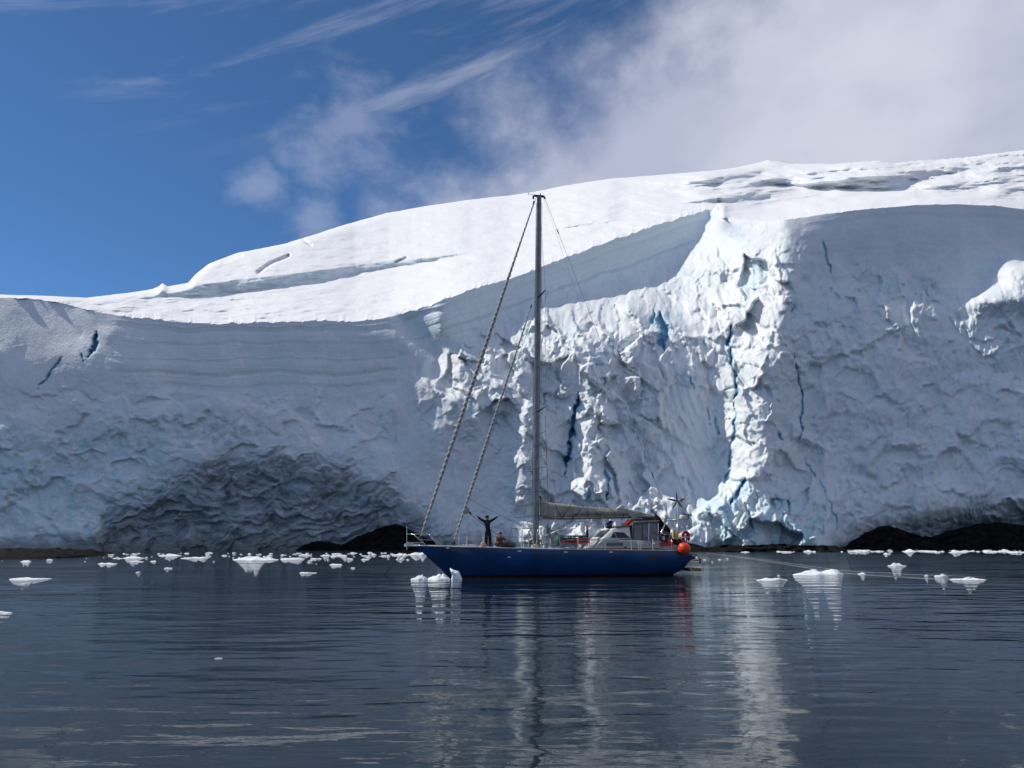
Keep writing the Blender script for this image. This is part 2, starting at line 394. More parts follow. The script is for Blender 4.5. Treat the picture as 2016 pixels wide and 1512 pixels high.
CRACKS = [  # photograph polyline, half width in px, depth in m
    ([(1438, 640), (1436, 690), (1450, 755), (1447, 800)], 4, 2.2), ([(1447, 800), (1446, 860), (1432, 930), (1428, 960)], 3.0, 1.4),
    ([(1470, 940), (1455, 965), (1440, 1000)], 6, 2.2),
    ([(1564, 690), (1570, 740), (1580, 790), (1577, 850), (1570, 880)], 2.4, 1.5), ([(1572, 880), (1590, 915), (1610, 945), (1632, 985), (1645, 1020), (1650, 1060)], 1.6, 1.0),
    ([(1140, 770), (1128, 830), (1122, 880), (1112, 935)], 5.5, 3.0), ([(1160, 960), (1155, 985)], 4, 1.6),
    ([(1296, 615), (1306, 650), (1308, 690)], 13, 3.4), ([(1288, 612), (1284, 640)], 5, 2.0),
    ([(190, 655), (184, 690), (178, 700)], 7, 2.2), ([(122, 702), (105, 725), (88, 750), (74, 768)], 2.2, 1.2), ([(160, 695), (166, 715)], 2.5, 1.2),
    
    
    ([(1618, 470), (1626, 500), (1634, 540)], 2.6, 0.9), 
    ([(1355, 740), (1366, 768)], 2.4, 1.0), ([(1395, 800), (1398, 840)], 2, 0.9), ([(1408, 820), (1410, 860)], 2.2, 0.9), ([(1245, 825), (1248, 850)], 2.2, 0.9), ([(1600, 820), (1604, 825)], 4, 0.9), ([(1532, 850), (1540, 868)], 4, 1.2),
    ([(1075, 770), (1072, 800)], 4, 1.4), 
    ([(1190, 920), (1200, 960), (1196, 985)], 3, 1.6)]
def seg_dist(px, py, pts):
    d = np.full(px.shape, 1e9)
    for (a, b) in zip(pts[:-1], pts[1:]):
        ax, ay = a; bx, by = b; L = (bx - ax) ** 2 + (by - ay) ** 2 + 1e-9
        t = np.clip(((px - ax) * (bx - ax) + (py - ay) * (by - ay)) / L, 0, 1)
        d = np.minimum(d, np.hypot(px - ax - t * (bx - ax), py - ay - t * (by - ay)))
    return d

cols = np.concatenate([np.arange(-300, -20, 7.0), np.arange(-20, 2036, 1.75), np.arange(2036, 2330, 7.0)])
NC, NR1, NR2 = len(cols), 350, 110
px1 = np.repeat(cols[None], NR1, 0)
t1 = (np.arange(NR1) / (NR1 - 1))[:, None]
rag = fbm(cols / 26.0, cols * 0 + 3.3, 4, 5) * 3.2 + np.round(fbm(cols / 14.0, cols * 0 + 9.1, 2, 8) * 2.2) * 1.6
rag = rag * np.where((cols > 240) & (cols < 1420), 1.0, 0.35)
edge = EDGE(cols) + rag
edge = np.maximum(edge, SKY(cols) + 1.2)
py1 = 1096 + (edge[None] - 1096) * t1
off = bil(RG, px1, py1) + np.minimum(px1 - 780, 0) / 1080 * 8.0
RRv = bil(RR, px1, py1)
u = (px1 - 1008) * 0.0885; w = (1060 - py1) * 0.0885
# domain warp
wu = u + fbm(u / 5, w / 5, 3, 31) * 1.6; ww = w + fbm(u / 5, w / 5, 3, 32) * 1.6
f0, e0 = facets(wu / 7.0 + ww * 0.05, ww / 8.5, 40)
f1, e1 = facets(wu / 3.6 + ww * 0.10, ww / 5.2, 41)
f2, e2 = facets(wu / 1.5 + ww * 0.08, ww / 2.0, 42)
f3, e3 = facets(wu / 0.62, ww / 0.85, 43)
rid = ridged(wu / 2.6, ww / 4.4, 5, 51, 0.55)
fine = fbm(wu / 0.8, ww / 0.9, 4, 61, 0.6)
crumb = np.clip(.55 + fbm(u / 4.5, w / 4.5, 3, 63) * 1.8, .12, 1.25)
disp = RRv * np.clip(RRv * 1.6, .35, 1.0) * ((f0 * 3.4 + f1 * 2.4) * sstep(.25, .8, RRv) + crumb * (f2 * 1.25 + f3 * 0.45 + fine * 0.6) - (rid - 0.6) * 1.2)
# gentle hummocks everywhere, vertical flutes on the right cliff, layers on the walls
disp += fbm(u / 7, w / 7, 4, 71) * 0.9 * np.clip(RRv * 2 + .15, 0, .8)
plain = (1 - sstep(.35, .7, RRv)) * np.where(px1 < 780, sstep(740, 820, py1) * .8, np.where(px1 > 1560, sstep(590, 640, py1), 0)) * (1 - sstep(1040, 1080, py1))
bu = u + fbm(u / 6, w / 6, 4, 73) * 4.0; bw = w + fbm(u / 6, w / 6, 4, 74) * 4.0
big, bige = facets(bu / 6.5, bw / 5.0, 75); big2, _ = facets(bu / 2.6 + .3, bw / 2.0, 76)
disp += plain * sstep(0.0, .25, bige) * big * 1.5 + plain * big2 * .22 + plain * fbm(wu / 1.2, ww / 1.2, 4, 77, .6) * .10
flute = fbm(wu / 1.1 + w * .05, w / 9.0, 4, 81, 0.55)
disp += flute * 0.75 * sstep(1560, 1640, px1) * sstep(560, 680, py1)
flut2 = fbm((u + w * .35) / 1.2, (w - u * .3) / 8.0, 4, 83, 0.55)
disp += flut2 * 0.9 * np.exp(-((px1 - 1345) / 70) ** 2) * sstep(680, 760, py1) * (1 - sstep(960, 1000, py1))
# layer heights follow the rim of the wall
tilt = np.where(px1 < 780, EDGE(np.clip(px1, 0, 770)) * 0.55 + 0.45 * 630, EDGE(np.clip(px1, 780, 1412)))
tilt = np.where(px1 > 1560, EDGE(np.clip(px1, 1560, 2016)), tilt)
lay_c = (py1 - tilt + fbm(u / 9, w / 9, 3, 91) * 10) * 0.0885
lay = fbm(lay_c / 1.5, lay_c * 0 + 1.7, 4, 92, 0.6)
wallmask = np.where(px1 < 780, sstep(160, 300, px1) * (1 - sstep(110, 170, py1 - tilt)), 0)
foot = pl((780, 640), (850, 690), (900, 672), (950, 648), (1000, 632), (1050, 600), (1100, 588), (1200, 570), (1280, 556), (1330, 520), (1372, 472), (1412, 425), (1413, 300))
strata = ((px1 >= 780) & (px1 < 1413)) * (1 - sstep(-6, 6, py1 - foot(px1)))
wallmask = np.maximum(wallmask, strata)
wallmask = np.maximum(wallmask, 0.6 * sstep(1560, 1590, px1) * (1 - sstep(70, 130, py1 - tilt)))
disp += lay * (0.30 + .35 * strata) * wallmask
# scalloped basal ice in the undercut
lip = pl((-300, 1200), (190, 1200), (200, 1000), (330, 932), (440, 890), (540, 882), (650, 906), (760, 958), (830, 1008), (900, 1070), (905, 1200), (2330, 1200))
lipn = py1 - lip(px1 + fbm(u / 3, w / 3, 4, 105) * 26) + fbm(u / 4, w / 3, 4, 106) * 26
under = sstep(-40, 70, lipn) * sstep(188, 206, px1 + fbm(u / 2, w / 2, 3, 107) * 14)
su = wu + fbm(u / 9, w / 9, 3, 103) * 7; sw = ww + fbm(u / 9, w / 9, 3, 104) * 5
sc = ridged(su / 7.5 - sw * .12, sw / 1.9 + su * .10, 5, 101, 0.52)
tu, tw = su * .95 + sw * .30, sw * .95 - su * .30
sa_, sae = facets(tu / 4.6, tw / 1.5, 109); sb2, _ = facets(tu / 2.0, tw / .75, 110)
disp += (-(sc - 0.6) * 0.30 + sa_ * 0.95 + sb2 * .38 + fbm(tu / 1.2, tw / .6, 4, 113, .6) * .2) * under
# ice curtain over the dark rock on the right
lip2 = pl((-300, 1300), (1600, 1300), (1640, 1070), (1720, 1034), (1800, 1016), (1880, 1010), (1960, 1000), (2016, 992), (2330, 980))
under2 = sstep(-10, 26, py1 - lip2(px1) + fbm(u / 3, w / 3, 4, 108) * 14)
disp += -(ridged(wu / 3.5, ww / 0.9 + wu * .1, 4, 111, .55) - .6) * 1.0 * under2
blue = np.zeros_like(px1); crk = np.zeros_like(px1)
wx = px1 + fbm(u / 2.2, w / 2.2, 4, 121) * 9; wy = py1 + fbm(u / 2.2, w / 2.2, 4, 122) * 9
cw = np.clip(0.75 + fbm(u / 1.3, w / 1.6, 3, 123) * 1.1, 0.12, 1.5)
for pts, hw, dep in CRACKS:
    d = seg_dist(wx, wy, pts)
    a0, a1 = np.array(pts[0], float), np.array(pts[-1], float)
    L = np.hypot(*(a1 - a0)) + 1e-6
    along = np.clip(((px1 - a0[0]) * (a1 - a0)[0] + (py1 - a0[1]) * (a1 - a0)[1]) / L ** 2, 0, 1)
    hwv = hw * cw * np.clip(np.minimum(along, 1 - along) * 5, 0.18, 1)
    k = 1 - sstep(0.35, 1.2, d / hwv)
    crk = np.maximum(crk, k * dep * 0.75); blue = np.maximum(blue, 1 - sstep(0.9, 2.2, d / hwv))
disp += crk
damp = sstep(0.0, 2.5, py1 - edge[None])            # rim keeps its line
Yc = Y0 + off + disp * (0.25 + 0.75 * damp)
for _ in range(1):
    Yc[1:-1, 1:-1] = (Yc[1:-1, 1:-1] * 4 + Yc[:-2, 1:-1] + Yc[2:, 1:-1] + Yc[1:-1, :-2] + Yc[1:-1, 2:]) / 8
# rim rounds into the snow above
# ---- snow above the rim: march upward with a slope steeper than the line of sight
t2 = (np.arange(1, NR2 + 1) / NR2)[:, None]
skyl = SKY(cols) + fbm(cols / 30, cols * 0 + 5.5, 4, 131) * 1.0 + np.where(cols > 1640, fbm(cols / 9, cols * 0, 3, 133) * 2.2, 0) * np.where(cols < 1960, 1, .3)
py2 = edge[None] + (np.minimum(skyl, edge - 1.0)[None] - edge[None]) * t2
px2 = np.repeat(cols[None], NR2, 0)
def te(py):
    yc = -(py - CY) / FPX; c, s = math.cos(PITCH), math.sin(PITCH)
    return (s + yc * c) / (c - yc * s)
# the march runs on its own even grid so that neighbouring columns agree
SXg = np.arange(-303, 2333, 3.0); SYg = np.arange(0, 400, 0.8)          # px columns; px above the rim
def gblur(a, sig):
    n = int(sig * 3); x = np.arange(-n, n + 1); kk = np.exp(-x * x / (2 * sig * sig)); kk /= kk.sum()
    return np.convolve(np.pad(a, n, mode='edge'), kk, 'valid')
rim_s = gblur(EDGE(SXg), 3)
gx = np.repeat(SXg[None], len(SYg), 0); gy = rim_s[None] + 8.0 - SYg[:, None]
G_ = np.full(gx.shape, 0.25)
jag = fbm(gx / 9, gx * 0, 3, 141) * 1.6
capT = pl((1400, 405), (1500, 404), (1560, 393), (1640, 381), (1700, 378), (1800, 373), (1900, 380), (2016, 398), (2330, 410))
G_ = np.where(gx > 1418, np.where(gy < capT(gx), 0.24, np.interp(gx, [1418, 1500], [0.17, 0.115])), G_)
OFFY = -99.0
def step_line(top, bot, jagamp=1.0, g=5.0):
    global G_
    m = (gy > top(gx) + jag * jagamp) & (gy < bot(gx) + jag * jagamp)
    G_ = np.where(m, g, G_)
step_line(pl((-300, OFFY), (169, OFFY), (170, 589), (250, 582), (320, 570), (420, 557), (520, 545), (620, 533), (700, 523), (780, 512), (840, 507), (900, 500), (930, 498), (931, OFFY)),
          pl((-300, OFFY - 1), (169, OFFY - 1), (170, 589), (300, 588), (400, 583), (500, 572), (600, 558), (670, 546), (690, 541), (700, 538), (780, 525), (850, 514), (900, 503), (930, 498), (931, OFFY - 1)), 1.0, 6.0)
step_line(pl((1084, OFFY), (1085, 452), (1140, 442), (1200, 434), (1232, 432), (1233, OFFY)), pl((1084, OFFY - 1), (1085, 452), (1140, 446), (1200, 438), (1232, 432), (1233, OFFY - 1)), .6)
step_line(pl((1470, OFFY), (1472, 358), (1520, 352), (1600, 349), (1700, 347), (1760, 346), (1850, 350), (1851, OFFY)), pl((1470, OFFY - 1), (1472, 358), (1520, 362), (1600, 370), (1700, 372), (1750, 369), (1790, 362), (1850, 350), (1851, OFFY - 1)), .5)
step_line(pl((1289, OFFY), (1290, 362), (1350, 357), (1440, 350), (1500, 344), (1501, OFFY)), pl((1289, OFFY - 1), (1290, 362), (1350, 366), (1440, 360), (1500, 344), (1501, OFFY - 1)), .5)
step_line(pl((1459, OFFY), (1460, 328), (1513, 316), (1580, 324), (1660, 328), (1740, 318), (1760, 326), (1761, OFFY)), pl((1459, OFFY - 1), (1460, 328), (1513, 327), (1580, 336), (1660, 338), (1740, 330), (1760, 326), (1761, OFFY - 1)), .4)
step_line(pl((1340, OFFY), (1341, 398), (1400, 392), (1500, 386), (1600, 380), (1601, OFFY)), pl((1340, OFFY - 1), (1341, 398), (1400, 399), (1500, 392), (1600, 380), (1601, OFFY - 1)), .5)
dfs = gy - SKY(gx)
G_ = np.where(dfs < 14, np.minimum(G_, 0.05 + 0.2 * np.clip(dfs / 14, 0, 1)), G_)
WALLG = np.stack([gblur(r_, 0.8) for r_ in (G_ > 1).astype(float)])
IG = 1.0 / G_
IG = np.stack([gblur(r_, 1.6) for r_ in IG])
Ye = Yc[-1]
iL, iR = np.argmax(cols >= 1408), np.argmax(cols >= 1426)
Yl = gblur(np.where(cols < 1408, Ye, Ye[iL]), 25); Yr = gblur(np.where(cols >= 1426, Ye, Ye[iR]), 25)
kx = sstep(1406, 1428, cols)
Ybase = np.interp(SXg, cols, Yl * (1 - kx) + Yr * kx)
YG = np.empty_like(gx); yp = Ybase * (1 - 8.0 / FPX * IG[0]); YG[0] = yp
for r in range(1, len(SYg)):
    yp = yp + yp * (te(gy[r]) - te(gy[r - 1])) * IG[r]; YG[r] = yp
# onto an even picture-height grid, then even out the join between the two rims high on the slope
AYg = np.arange(250.0, 700.0, 0.8)
def to_abs(A): return np.stack([np.interp(AYg, gy[::-1, i], A[::-1, i]) for i in range(gx.shape[1])], 1)
YG = to_abs(YG); WALLG = to_abs(WALLG)
Yb = np.stack([gblur(r_, 14) for r_ in YG])
wj = np.exp(-((SXg - 1425) / 55.0) ** 2)[None] * (1 - sstep(396, 408, AYg))[:, None]
YG = YG * (1 - wj) + Yb * wj
def sg(A, x, y):
    fx = np.clip((x - SXg[0]) / 3.0, 0, len(SXg) - 1.001); i = fx.astype(int); p = fx - i
    fy = np.clip((y - AYg[0]) / 0.8, 0, len(AYg) - 1.001); j = fy.astype(int); q = fy - j
    return (A[j, i] * (1 - p) + A[j, i + 1] * p) * (1 - q) + (A[j + 1, i] * (1 - p) + A[j + 1, i + 1] * p) * q
Ys = sg(YG, px2, py2)
us = (px2 - 1008) * 0.0885; ws = (1060 - py2) * 0.0885
Ys = Ys + ((Ye - sg(YG, cols, edge)) * (1 - np.exp(-((cols - 1418) / 14.0) ** 2)))[None] * np.exp(-(edge[None] - py2) / 5.0)
nearw = sstep(0.0, 0.05, t2)
Ys = Ys + nearw * (fbm(us / 8 + ws * .5, ws / 1.3 - us * .12, 4, 151) * 2.0 + fbm(us / 1.5, ws / .4, 3, 153) * 0.16)
rugged = sstep(1200, 1450, px2) * (1 - sstep(0, 40, py2 - 372)) * sstep(0, 10, py2 - skyl[None])
Ys = Ys + rugged * (fbm(us / 10 + ws * .3, ws / 1.6 - us * .08, 3, 155, .4) * 6.5)
rug2 = sstep(1700, 1800, px2) * (1 - sstep(0, 14, py2 - 350))
Ys = Ys + rug2 * (fbm(us / 2.5, ws / 0.8, 4, 157) * 1.6)
# small grooves in the snow dome
for pts, hw, dep in (([(508, 536), (530, 520), (568, 504)], 5, 3.0), ([(592, 468), (612, 482)], 4, 2.5), ([(780, 516), (800, 508)], 3, 1.5), ([(440, 515), (475, 502)], 5, 2.0)):
    Ys += dep * (1 - sstep(hw * .4, hw, seg_dist(px2, py2, pts)))

def unproject(px, py, Y):
    xc = (px - CX) / FPX; yc = -(py - CY) / FPX
    c, s = math.cos(PITCH), math.sin(PITCH)
    dy = c - yc * s; dz = s + yc * c
    return np.stack([xc / dy * Y, Y, CAM.z + dz / dy * Y], -1)
V1 = unproject(px1, py1, Yc)
V1[0, :, 2] = -3.0
V2 = unproject(px2, py2, Ys)
# the far side of the crest falls away
back = []
top = V2[-1]
for dy, dz in ((6, -0.6), (20, -4.5), (60, -22), (140, -60)):
    b = top.copy(); b[:, 1] += dy; b[:, 2] += dz; b[:, 0] *= (top[:, 1] + dy) / top[:, 1]; back.append(b)
V2 = np.concatenate([V1[-1:], V2, np.stack(back)], 0)

def grid_faces(nr, nc):
    i = np.arange(nr - 1)[:, None] * nc + np.arange(nc - 1)[None]
    return np.stack([i, i + 1, i + 1 + nc, i + nc], -1).reshape(-1, 4)

# ---- colour of the ice itself (clean snow, dense blue ice, dirt layers)
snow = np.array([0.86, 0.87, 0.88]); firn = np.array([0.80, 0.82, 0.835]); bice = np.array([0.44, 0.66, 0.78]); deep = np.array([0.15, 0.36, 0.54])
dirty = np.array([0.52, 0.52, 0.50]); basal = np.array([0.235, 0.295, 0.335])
def lerp(a, b, t): return a + (b - a) * t[..., None]
C = np.empty(px1.shape + (3,)); C[:] = firn
C = lerp(C, np.broadcast_to(snow, C.shape), np.clip(0.5 + fbm(u / 6, w / 6, 3, 161), 0, 1))
# bands of bluer, denser ice
bl = np.clip(fbm(wu / 4, ww / 6, 4, 165) * 1.6 - .15, 0, 1) * np.clip(RRv * 1.2, 0, .8)
C = lerp(C, np.broadcast_to(np.array([.52, .75, .82]), C.shape), bl * .95)
stl = np.clip(lay * 2.2, 0, 1) * wallmask
C = lerp(C, np.broadcast_to(np.array([.56, .62, .66]), C.shape), stl * .55)
C = lerp(C, np.broadcast_to(np.array([.76, .86, .89]), C.shape), strata * .8)
lines = sstep(.44, .50, fbm(lay_c / 2.3, lay_c * 0 + 4.2, 3, 167, .5) + .18) * wallmask * (px1 < 780)
C = lerp(C, np.broadcast_to(dirty, C.shape), lines * .5)
sl2 = sstep(.40, .52, fbm(lay_c / 1.6, lay_c * 0 + 7.7, 3, 168, .55) + .2) * strata
C = lerp(C, np.broadcast_to(np.array([.50, .62, .68]), C.shape), sl2 * .5)
# broad cloudy differences in the density of the ice
den = np.clip(.5 + fbm(bu / 9 + .3 * bw / 9, bw / 6, 4, 169, .55) * 1.5, 0, 1) * (1 - strata)
C = lerp(C, np.broadcast_to(np.array([.60, .71, .76]), C.shape), den * .55 * np.where((px1 < 860) | (px1 > 1540), 1, .4))
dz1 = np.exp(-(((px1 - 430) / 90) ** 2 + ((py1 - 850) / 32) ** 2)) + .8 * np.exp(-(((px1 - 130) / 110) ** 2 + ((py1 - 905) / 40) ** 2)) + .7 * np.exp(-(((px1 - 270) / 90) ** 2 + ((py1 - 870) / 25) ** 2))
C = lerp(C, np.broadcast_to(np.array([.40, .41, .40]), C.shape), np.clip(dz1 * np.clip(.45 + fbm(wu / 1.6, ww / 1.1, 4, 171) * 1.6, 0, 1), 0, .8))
lowleft = sstep(800, 900, py1 + (px1 - 100) * .15) * (1 - sstep(300, 500, px1))
C = lerp(C, np.broadcast_to(np.array([.48, .70, .78]), C.shape), lowleft * np.clip(.5 + fbm(wu / 2, ww / 2, 4, 173), 0, 1) * .8)
cyan = np.exp(-((px1 + 5) / 60) ** 2 - ((py1 - 880) / 60) ** 2)
C = lerp(C, np.broadcast_to(bice, C.shape), np.clip(cyan * np.clip(.3 + fbm(wu / 1.5, ww / 1.5, 4, 183) * 1.5, 0, 1) * .7, 0, 1))
toe = sstep(930, 1010, py1) * sstep(1330, 1380, px1) * (1 - sstep(1600, 1680, px1))
C = lerp(C, np.broadcast_to(np.array([.46, .74, .83]), C.shape), toe * np.clip(.35 + fbm(wu / 2.4, ww / 2.4, 4, 175) * 1.2, 0, 1) * .8)
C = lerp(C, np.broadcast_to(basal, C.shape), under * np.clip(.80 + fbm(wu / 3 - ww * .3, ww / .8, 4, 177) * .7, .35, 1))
C = lerp(C, np.broadcast_to(np.array([.20, .24, .255]), C.shape), under2 * np.clip(.70 + fbm(wu / 3, ww / .8, 4, 179) * .8, .2, 1))
# grit frozen in along the foot
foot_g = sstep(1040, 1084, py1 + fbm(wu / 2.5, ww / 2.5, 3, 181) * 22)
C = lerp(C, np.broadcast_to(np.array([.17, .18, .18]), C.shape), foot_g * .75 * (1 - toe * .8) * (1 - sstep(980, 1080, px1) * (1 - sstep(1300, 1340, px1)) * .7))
C = lerp(C, np.broadcast_to(bice, C.shape), np.clip(blue * 1.0, 0, 1) * .85)
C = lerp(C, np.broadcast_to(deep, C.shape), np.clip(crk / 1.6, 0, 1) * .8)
C2 = np.empty(V2.shape); C2[:] = snow
wb = np.zeros(V2.shape[:2]); wb[1:NR2 + 1] = sg(WALLG, px2, py2) * np.where(px2 < 1000, 1.0, 0.25)
C2 = lerp(C2, np.broadcast_to(np.array([.64, .76, .82]), C2.shape), wb * .7)

def ice_material(name, rough, bump):
    m = bpy.data.materials.new(name); m.use_nodes = True
    g = NT(m.node_tree); b = m.node_tree.nodes['Principled BSDF']
    at = g.n('ShaderNodeAttribute', attribute_name='ice_colour')
    t = g.n('ShaderNodeTexCoord')
    nz = g.n('ShaderNodeTexNoise', ins={'Scale': 1.1, 'Detail': 6.0, 'Roughness': 0.65}); g.link(t.outputs['Object'], nz.inputs['Vector'])
    mul = g.n('ShaderNodeMix', data_type='RGBA', blend_type='MULTIPLY'); mul.inputs[0].default_value = 1.0
    g.link(at.outputs['Color'], mul.inputs[6])
    g.link(g.mix(g.smooth(nz.outputs['Fac'], 0.3, 0.7), (0.93, 0.94, 0.96, 1), (1, 1, 1, 1)), mul.inputs[7])
    g.link(mul.outputs[2], b.inputs['Base Color'])
    b.inputs['Roughness'].default_value = rough; b.inputs['Specular IOR Level'].default_value = 0.25
    n2 = g.n('ShaderNodeTexNoise', ins={'Scale': 2.2, 'Detail': 8.0, 'Roughness': 0.7}); g.link(t.outputs['Object'], n2.inputs['Vector'])
    bp = g.n('ShaderNodeBump', ins={'Strength': 1.0, 'Distance': bump}); g.link(n2.outputs['Fac'], bp.inputs['Height'])
    g.link(bp.outputs['Normal'], b.inputs['Normal'])
    return m
def set_col(me, C):
    a = me.color_attributes.new('ice_colour', 'FLOAT_COLOR', 'POINT')
    rgba = np.ones((len(me.vertices), 4), np.float32); rgba[:, :3] = C.reshape(-1, 3); a.data.foreach_set('color', rgba.ravel())
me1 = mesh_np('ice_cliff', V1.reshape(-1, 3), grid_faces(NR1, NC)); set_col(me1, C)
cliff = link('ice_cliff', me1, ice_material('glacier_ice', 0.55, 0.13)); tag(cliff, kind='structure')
me2 = mesh_np('snow_field', V2.reshape(-1, 3), grid_faces(V2.shape[0], NC)); set_col(me2, C2)
snowf = link('snow_field', me2, ice_material('wind_packed_snow', 0.65, 0.11)); tag(snowf, kind='structure')
# ------------------------------------------------------------------ mesh builder
class MB:
    def __init__(s): s.v = []; s.f = []; s.m = []; s.cur = 0
    def slot(s, i): s.cur = i; return s
    def add(s, v, f):
        o = len(s.v); s.v += [tuple(p) for p in v]
        for q in f: s.f.append(tuple(i + o for i in q)); s.m.append(s.cur)
        return s
    def box(s, c, d, rot=None):
        x, y, z = (k / 2 for k in d); M = rot or Matrix.Identity(3)
        P = [Vector((a * x, b * y, e * z)) for e in (-1, 1) for a, b in ((-1, -1), (1, -1), (1, 1), (-1, 1))]
        return s.add([Vector(c) + M @ p for p in P], [(3, 2, 1, 0), (4, 5, 6, 7), (0, 1, 5, 4), (1, 2, 6, 5), (2, 3, 7, 6), (3, 0, 4, 7)])
    def tube(s, pts, r, n=8, cap=True, squash=1.0):
        pts = [Vector(p) for p in pts]; rs = r if isinstance(r, (list, tuple)) else [r] * len(pts)
        V = []; prev = None
        for i, p in enumerate(pts):
            t = (pts[min(i + 1, len(pts) - 1)] - pts[max(i - 1, 0)]).normalized()
            if prev is None:
                ref = Vector((0, 0, 1)) if abs(t.z) < 0.9 else Vector((1, 0, 0)); a = t.cross(ref).normalized()
            else: a = (prev - t * prev.dot(t)).normalized()
            prev = a; b = t.cross(a)
            V += [p + (a * math.cos(2 * math.pi * k / n) + b * math.sin(2 * math.pi * k / n) * squash) * rs[i] for k in range(n)]
        F = [(i * n + k, i * n + (k + 1) % n, (i + 1) * n + (k + 1) % n, (i + 1) * n + k) for i in range(len(pts) - 1) for k in range(n)]
        if cap: F += [tuple(range(n))[::-1], tuple((len(pts) - 1) * n + k for k in range(n))]
        return s.add(V, F)
    def lathe(s, c, prof, n=16, axis='z'):
        V = []
        for r, h in prof:
            for k in range(n):
                a = 2 * math.pi * k / n; p = (r * math.cos(a), r * math.sin(a), h)
                if axis == 'x': p = (p[2], p[0], p[1])
                if axis == 'y': p = (p[0], p[2], p[1])
                V.append(Vector(c) + Vector(p))
        m = len(prof)
        F = [(i * n + k, i * n + (k + 1) % n, (i + 1) * n + (k + 1) % n, (i + 1) * n + k) for i in range(m - 1) for k in range(n)]
        F += [tuple(range(n))[::-1], tuple((m - 1) * n + k for k in range(n))]
        return s.add(V, F)
    def ell(s, c, r, n=14, m=10, warp=None):
        prof = [(math.sin(math.pi * i / m), -math.cos(math.pi * i / m)) for i in range(m + 1)]
        V = []
        for a, h in prof:
            for k in range(n):
                t = 2 * math.pi * k / n; q = Vector((a * math.cos(t), a * math.sin(t), h))
                if warp: q *= warp(q)
                V.append(Vector((c[0] + q.x * r[0], c[1] + q.y * r[1], c[2] + q.z * r[2])))
        F = [(i * n + k, i * n + (k + 1) % n, (i + 1) * n + (k + 1) % n, (i + 1) * n + k) for i in range(m) for k in range(n)]
        return s.add(V, F)
    def prism(s, poly, y0, y1):
        """polygon in x-z, extruded along y"""
        n = len(poly)
        V = [(x, y0, z) for x, z in poly] + [(x, y1, z) for x, z in poly]
        F = [tuple(range(n)), tuple(range(n, 2 * n))[::-1]] + [(i, i + n, (i + 1) % n + n, (i + 1) % n) for i in range(n)]
        return s.add(V, F)
    def build(s, name, mats, parent=None, smooth=False, loc=None, bevel=0.0):
        me = bpy.data.meshes.new(name); me.from_pydata(s.v, [], s.f)
        o = link(name, me, mats, parent)
        me.polygons.foreach_set('material_index', s.m)
        bm = bmesh.new(); bm.from_mesh(me); bmesh.ops.recalc_face_normals(bm, faces=bm.faces); bm.to_mesh(me); bm.free()
        if smooth: me.polygons.foreach_set('use_smooth', [True] * len(me.polygons))
        if smooth == 'auto':
            try: me.set_sharp_from_angle(angle=R(40))
            except Exception: pass
        if loc is not None: o.location = loc
        if bevel:
            bv = o.modifiers.new('edge_rounding', 'BEVEL'); bv.width = bevel; bv.segments = 2; bv.limit_method = 'ANGLE'
        me.update()
        return o

# ------------------------------------------------------------------ the yacht's own frame (x aft, y away from the camera, z up)
YAW = R(12.0)
bO = ray_depth(1055, 1080, 45.0); bO.z = 0.0
bx, by = Vector((math.cos(YAW), math.sin(YAW), 0)), Vector((-math.sin(YAW), math.cos(YAW), 0))
def L(px, py, ly=0.0):
    """photograph pixel -> yacht coordinates on the fore-and-aft plane y = ly"""
    d = dir_of(px, py); t = (ly - (CAM - bO).dot(by)) / d.dot(by)
    p = CAM + d * t - bO
    return Vector((p.dot(bx), ly, p.z))
def empty(name, lp=(0, 0, 0)):
    o = bpy.data.objects.new(name, None); COL.objects.link(o); o.empty_display_size = 0.2
    o.location = bO + bx * lp[0] + by * lp[1] + Vector((0, 0, lp[2])); o.rotation_euler = (0, 0, YAW)
    return o

M_blue = mat('hull_blue_paint', (0.004, 0.045, 0.145), 0.3, 0, 0.5, 0.26, 0.9)
M_boot = mat('red_antifouling', (0.040, 0.012, 0.010), 0.7, 0, 0.3, 0.35, 3.0)
M_deck = mat('deck_grey', (0.42, 0.42, 0.40), 0.75, 0, 0.3, 0.14, 3.0)
M_alu = mat('weathered_aluminium', (0.46, 0.46, 0.45), 0.42, 0.75, 0.5, 0.15, 5.0)
M_mast = mat('mast_alloy', (0.17, 0.175, 0.18), 0.36, 0.55, 0.5, 0.18, 2.0)
M_steel = mat('stainless_steel', (0.62, 0.62, 0.62), 0.22, 1.0, 0.5, 0.06)
M_wire = mat('rigging_wire', (0.16, 0.16, 0.17), 0.45, 0.6)
M_black = mat('black_fitting', (0.014, 0.014, 0.016), 0.5, 0, 0.4, 0.3)
M_rope = mat('dark_rope', (0.035, 0.04, 0.05), 0.85, 0, 0.2, 0.3, 20)
M_sailw = mat('rolled_sail_white', (0.42, 0.415, 0.40), 0.85, 0, 0.2, 0.12, 4.0, 0.01, 18)
M_saild = mat('rolled_sail_sun_strip', (0.17, 0.175, 0.18), 0.85, 0, 0.2, 0.25, 4.0)
M_cover = mat('grey_sail_cloth', (0.31, 0.295, 0.25), 0.9, 0, 0.15, 0.18, 3.0, 0.02, 9)
M_white = mat('white_gelcoat', (0.66, 0.64, 0.60), 0.35, 0, 0.5, 0.06)
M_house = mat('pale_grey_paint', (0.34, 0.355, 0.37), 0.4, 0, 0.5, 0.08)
M_glass = mat('dark_glass', (0.012, 0.014, 0.022), 0.06, 0, 0.6, 0.1)
M_canvas = mat('dark_grey_canvas', (0.085, 0.09, 0.092), 0.9, 0, 0.2, 0.2, 3.0, 0.02, 8)
M_vinyl = mat('clouded_vinyl', (0.13, 0.135, 0.135), 0.25, 0, 0.5, 0.3, 3.0)
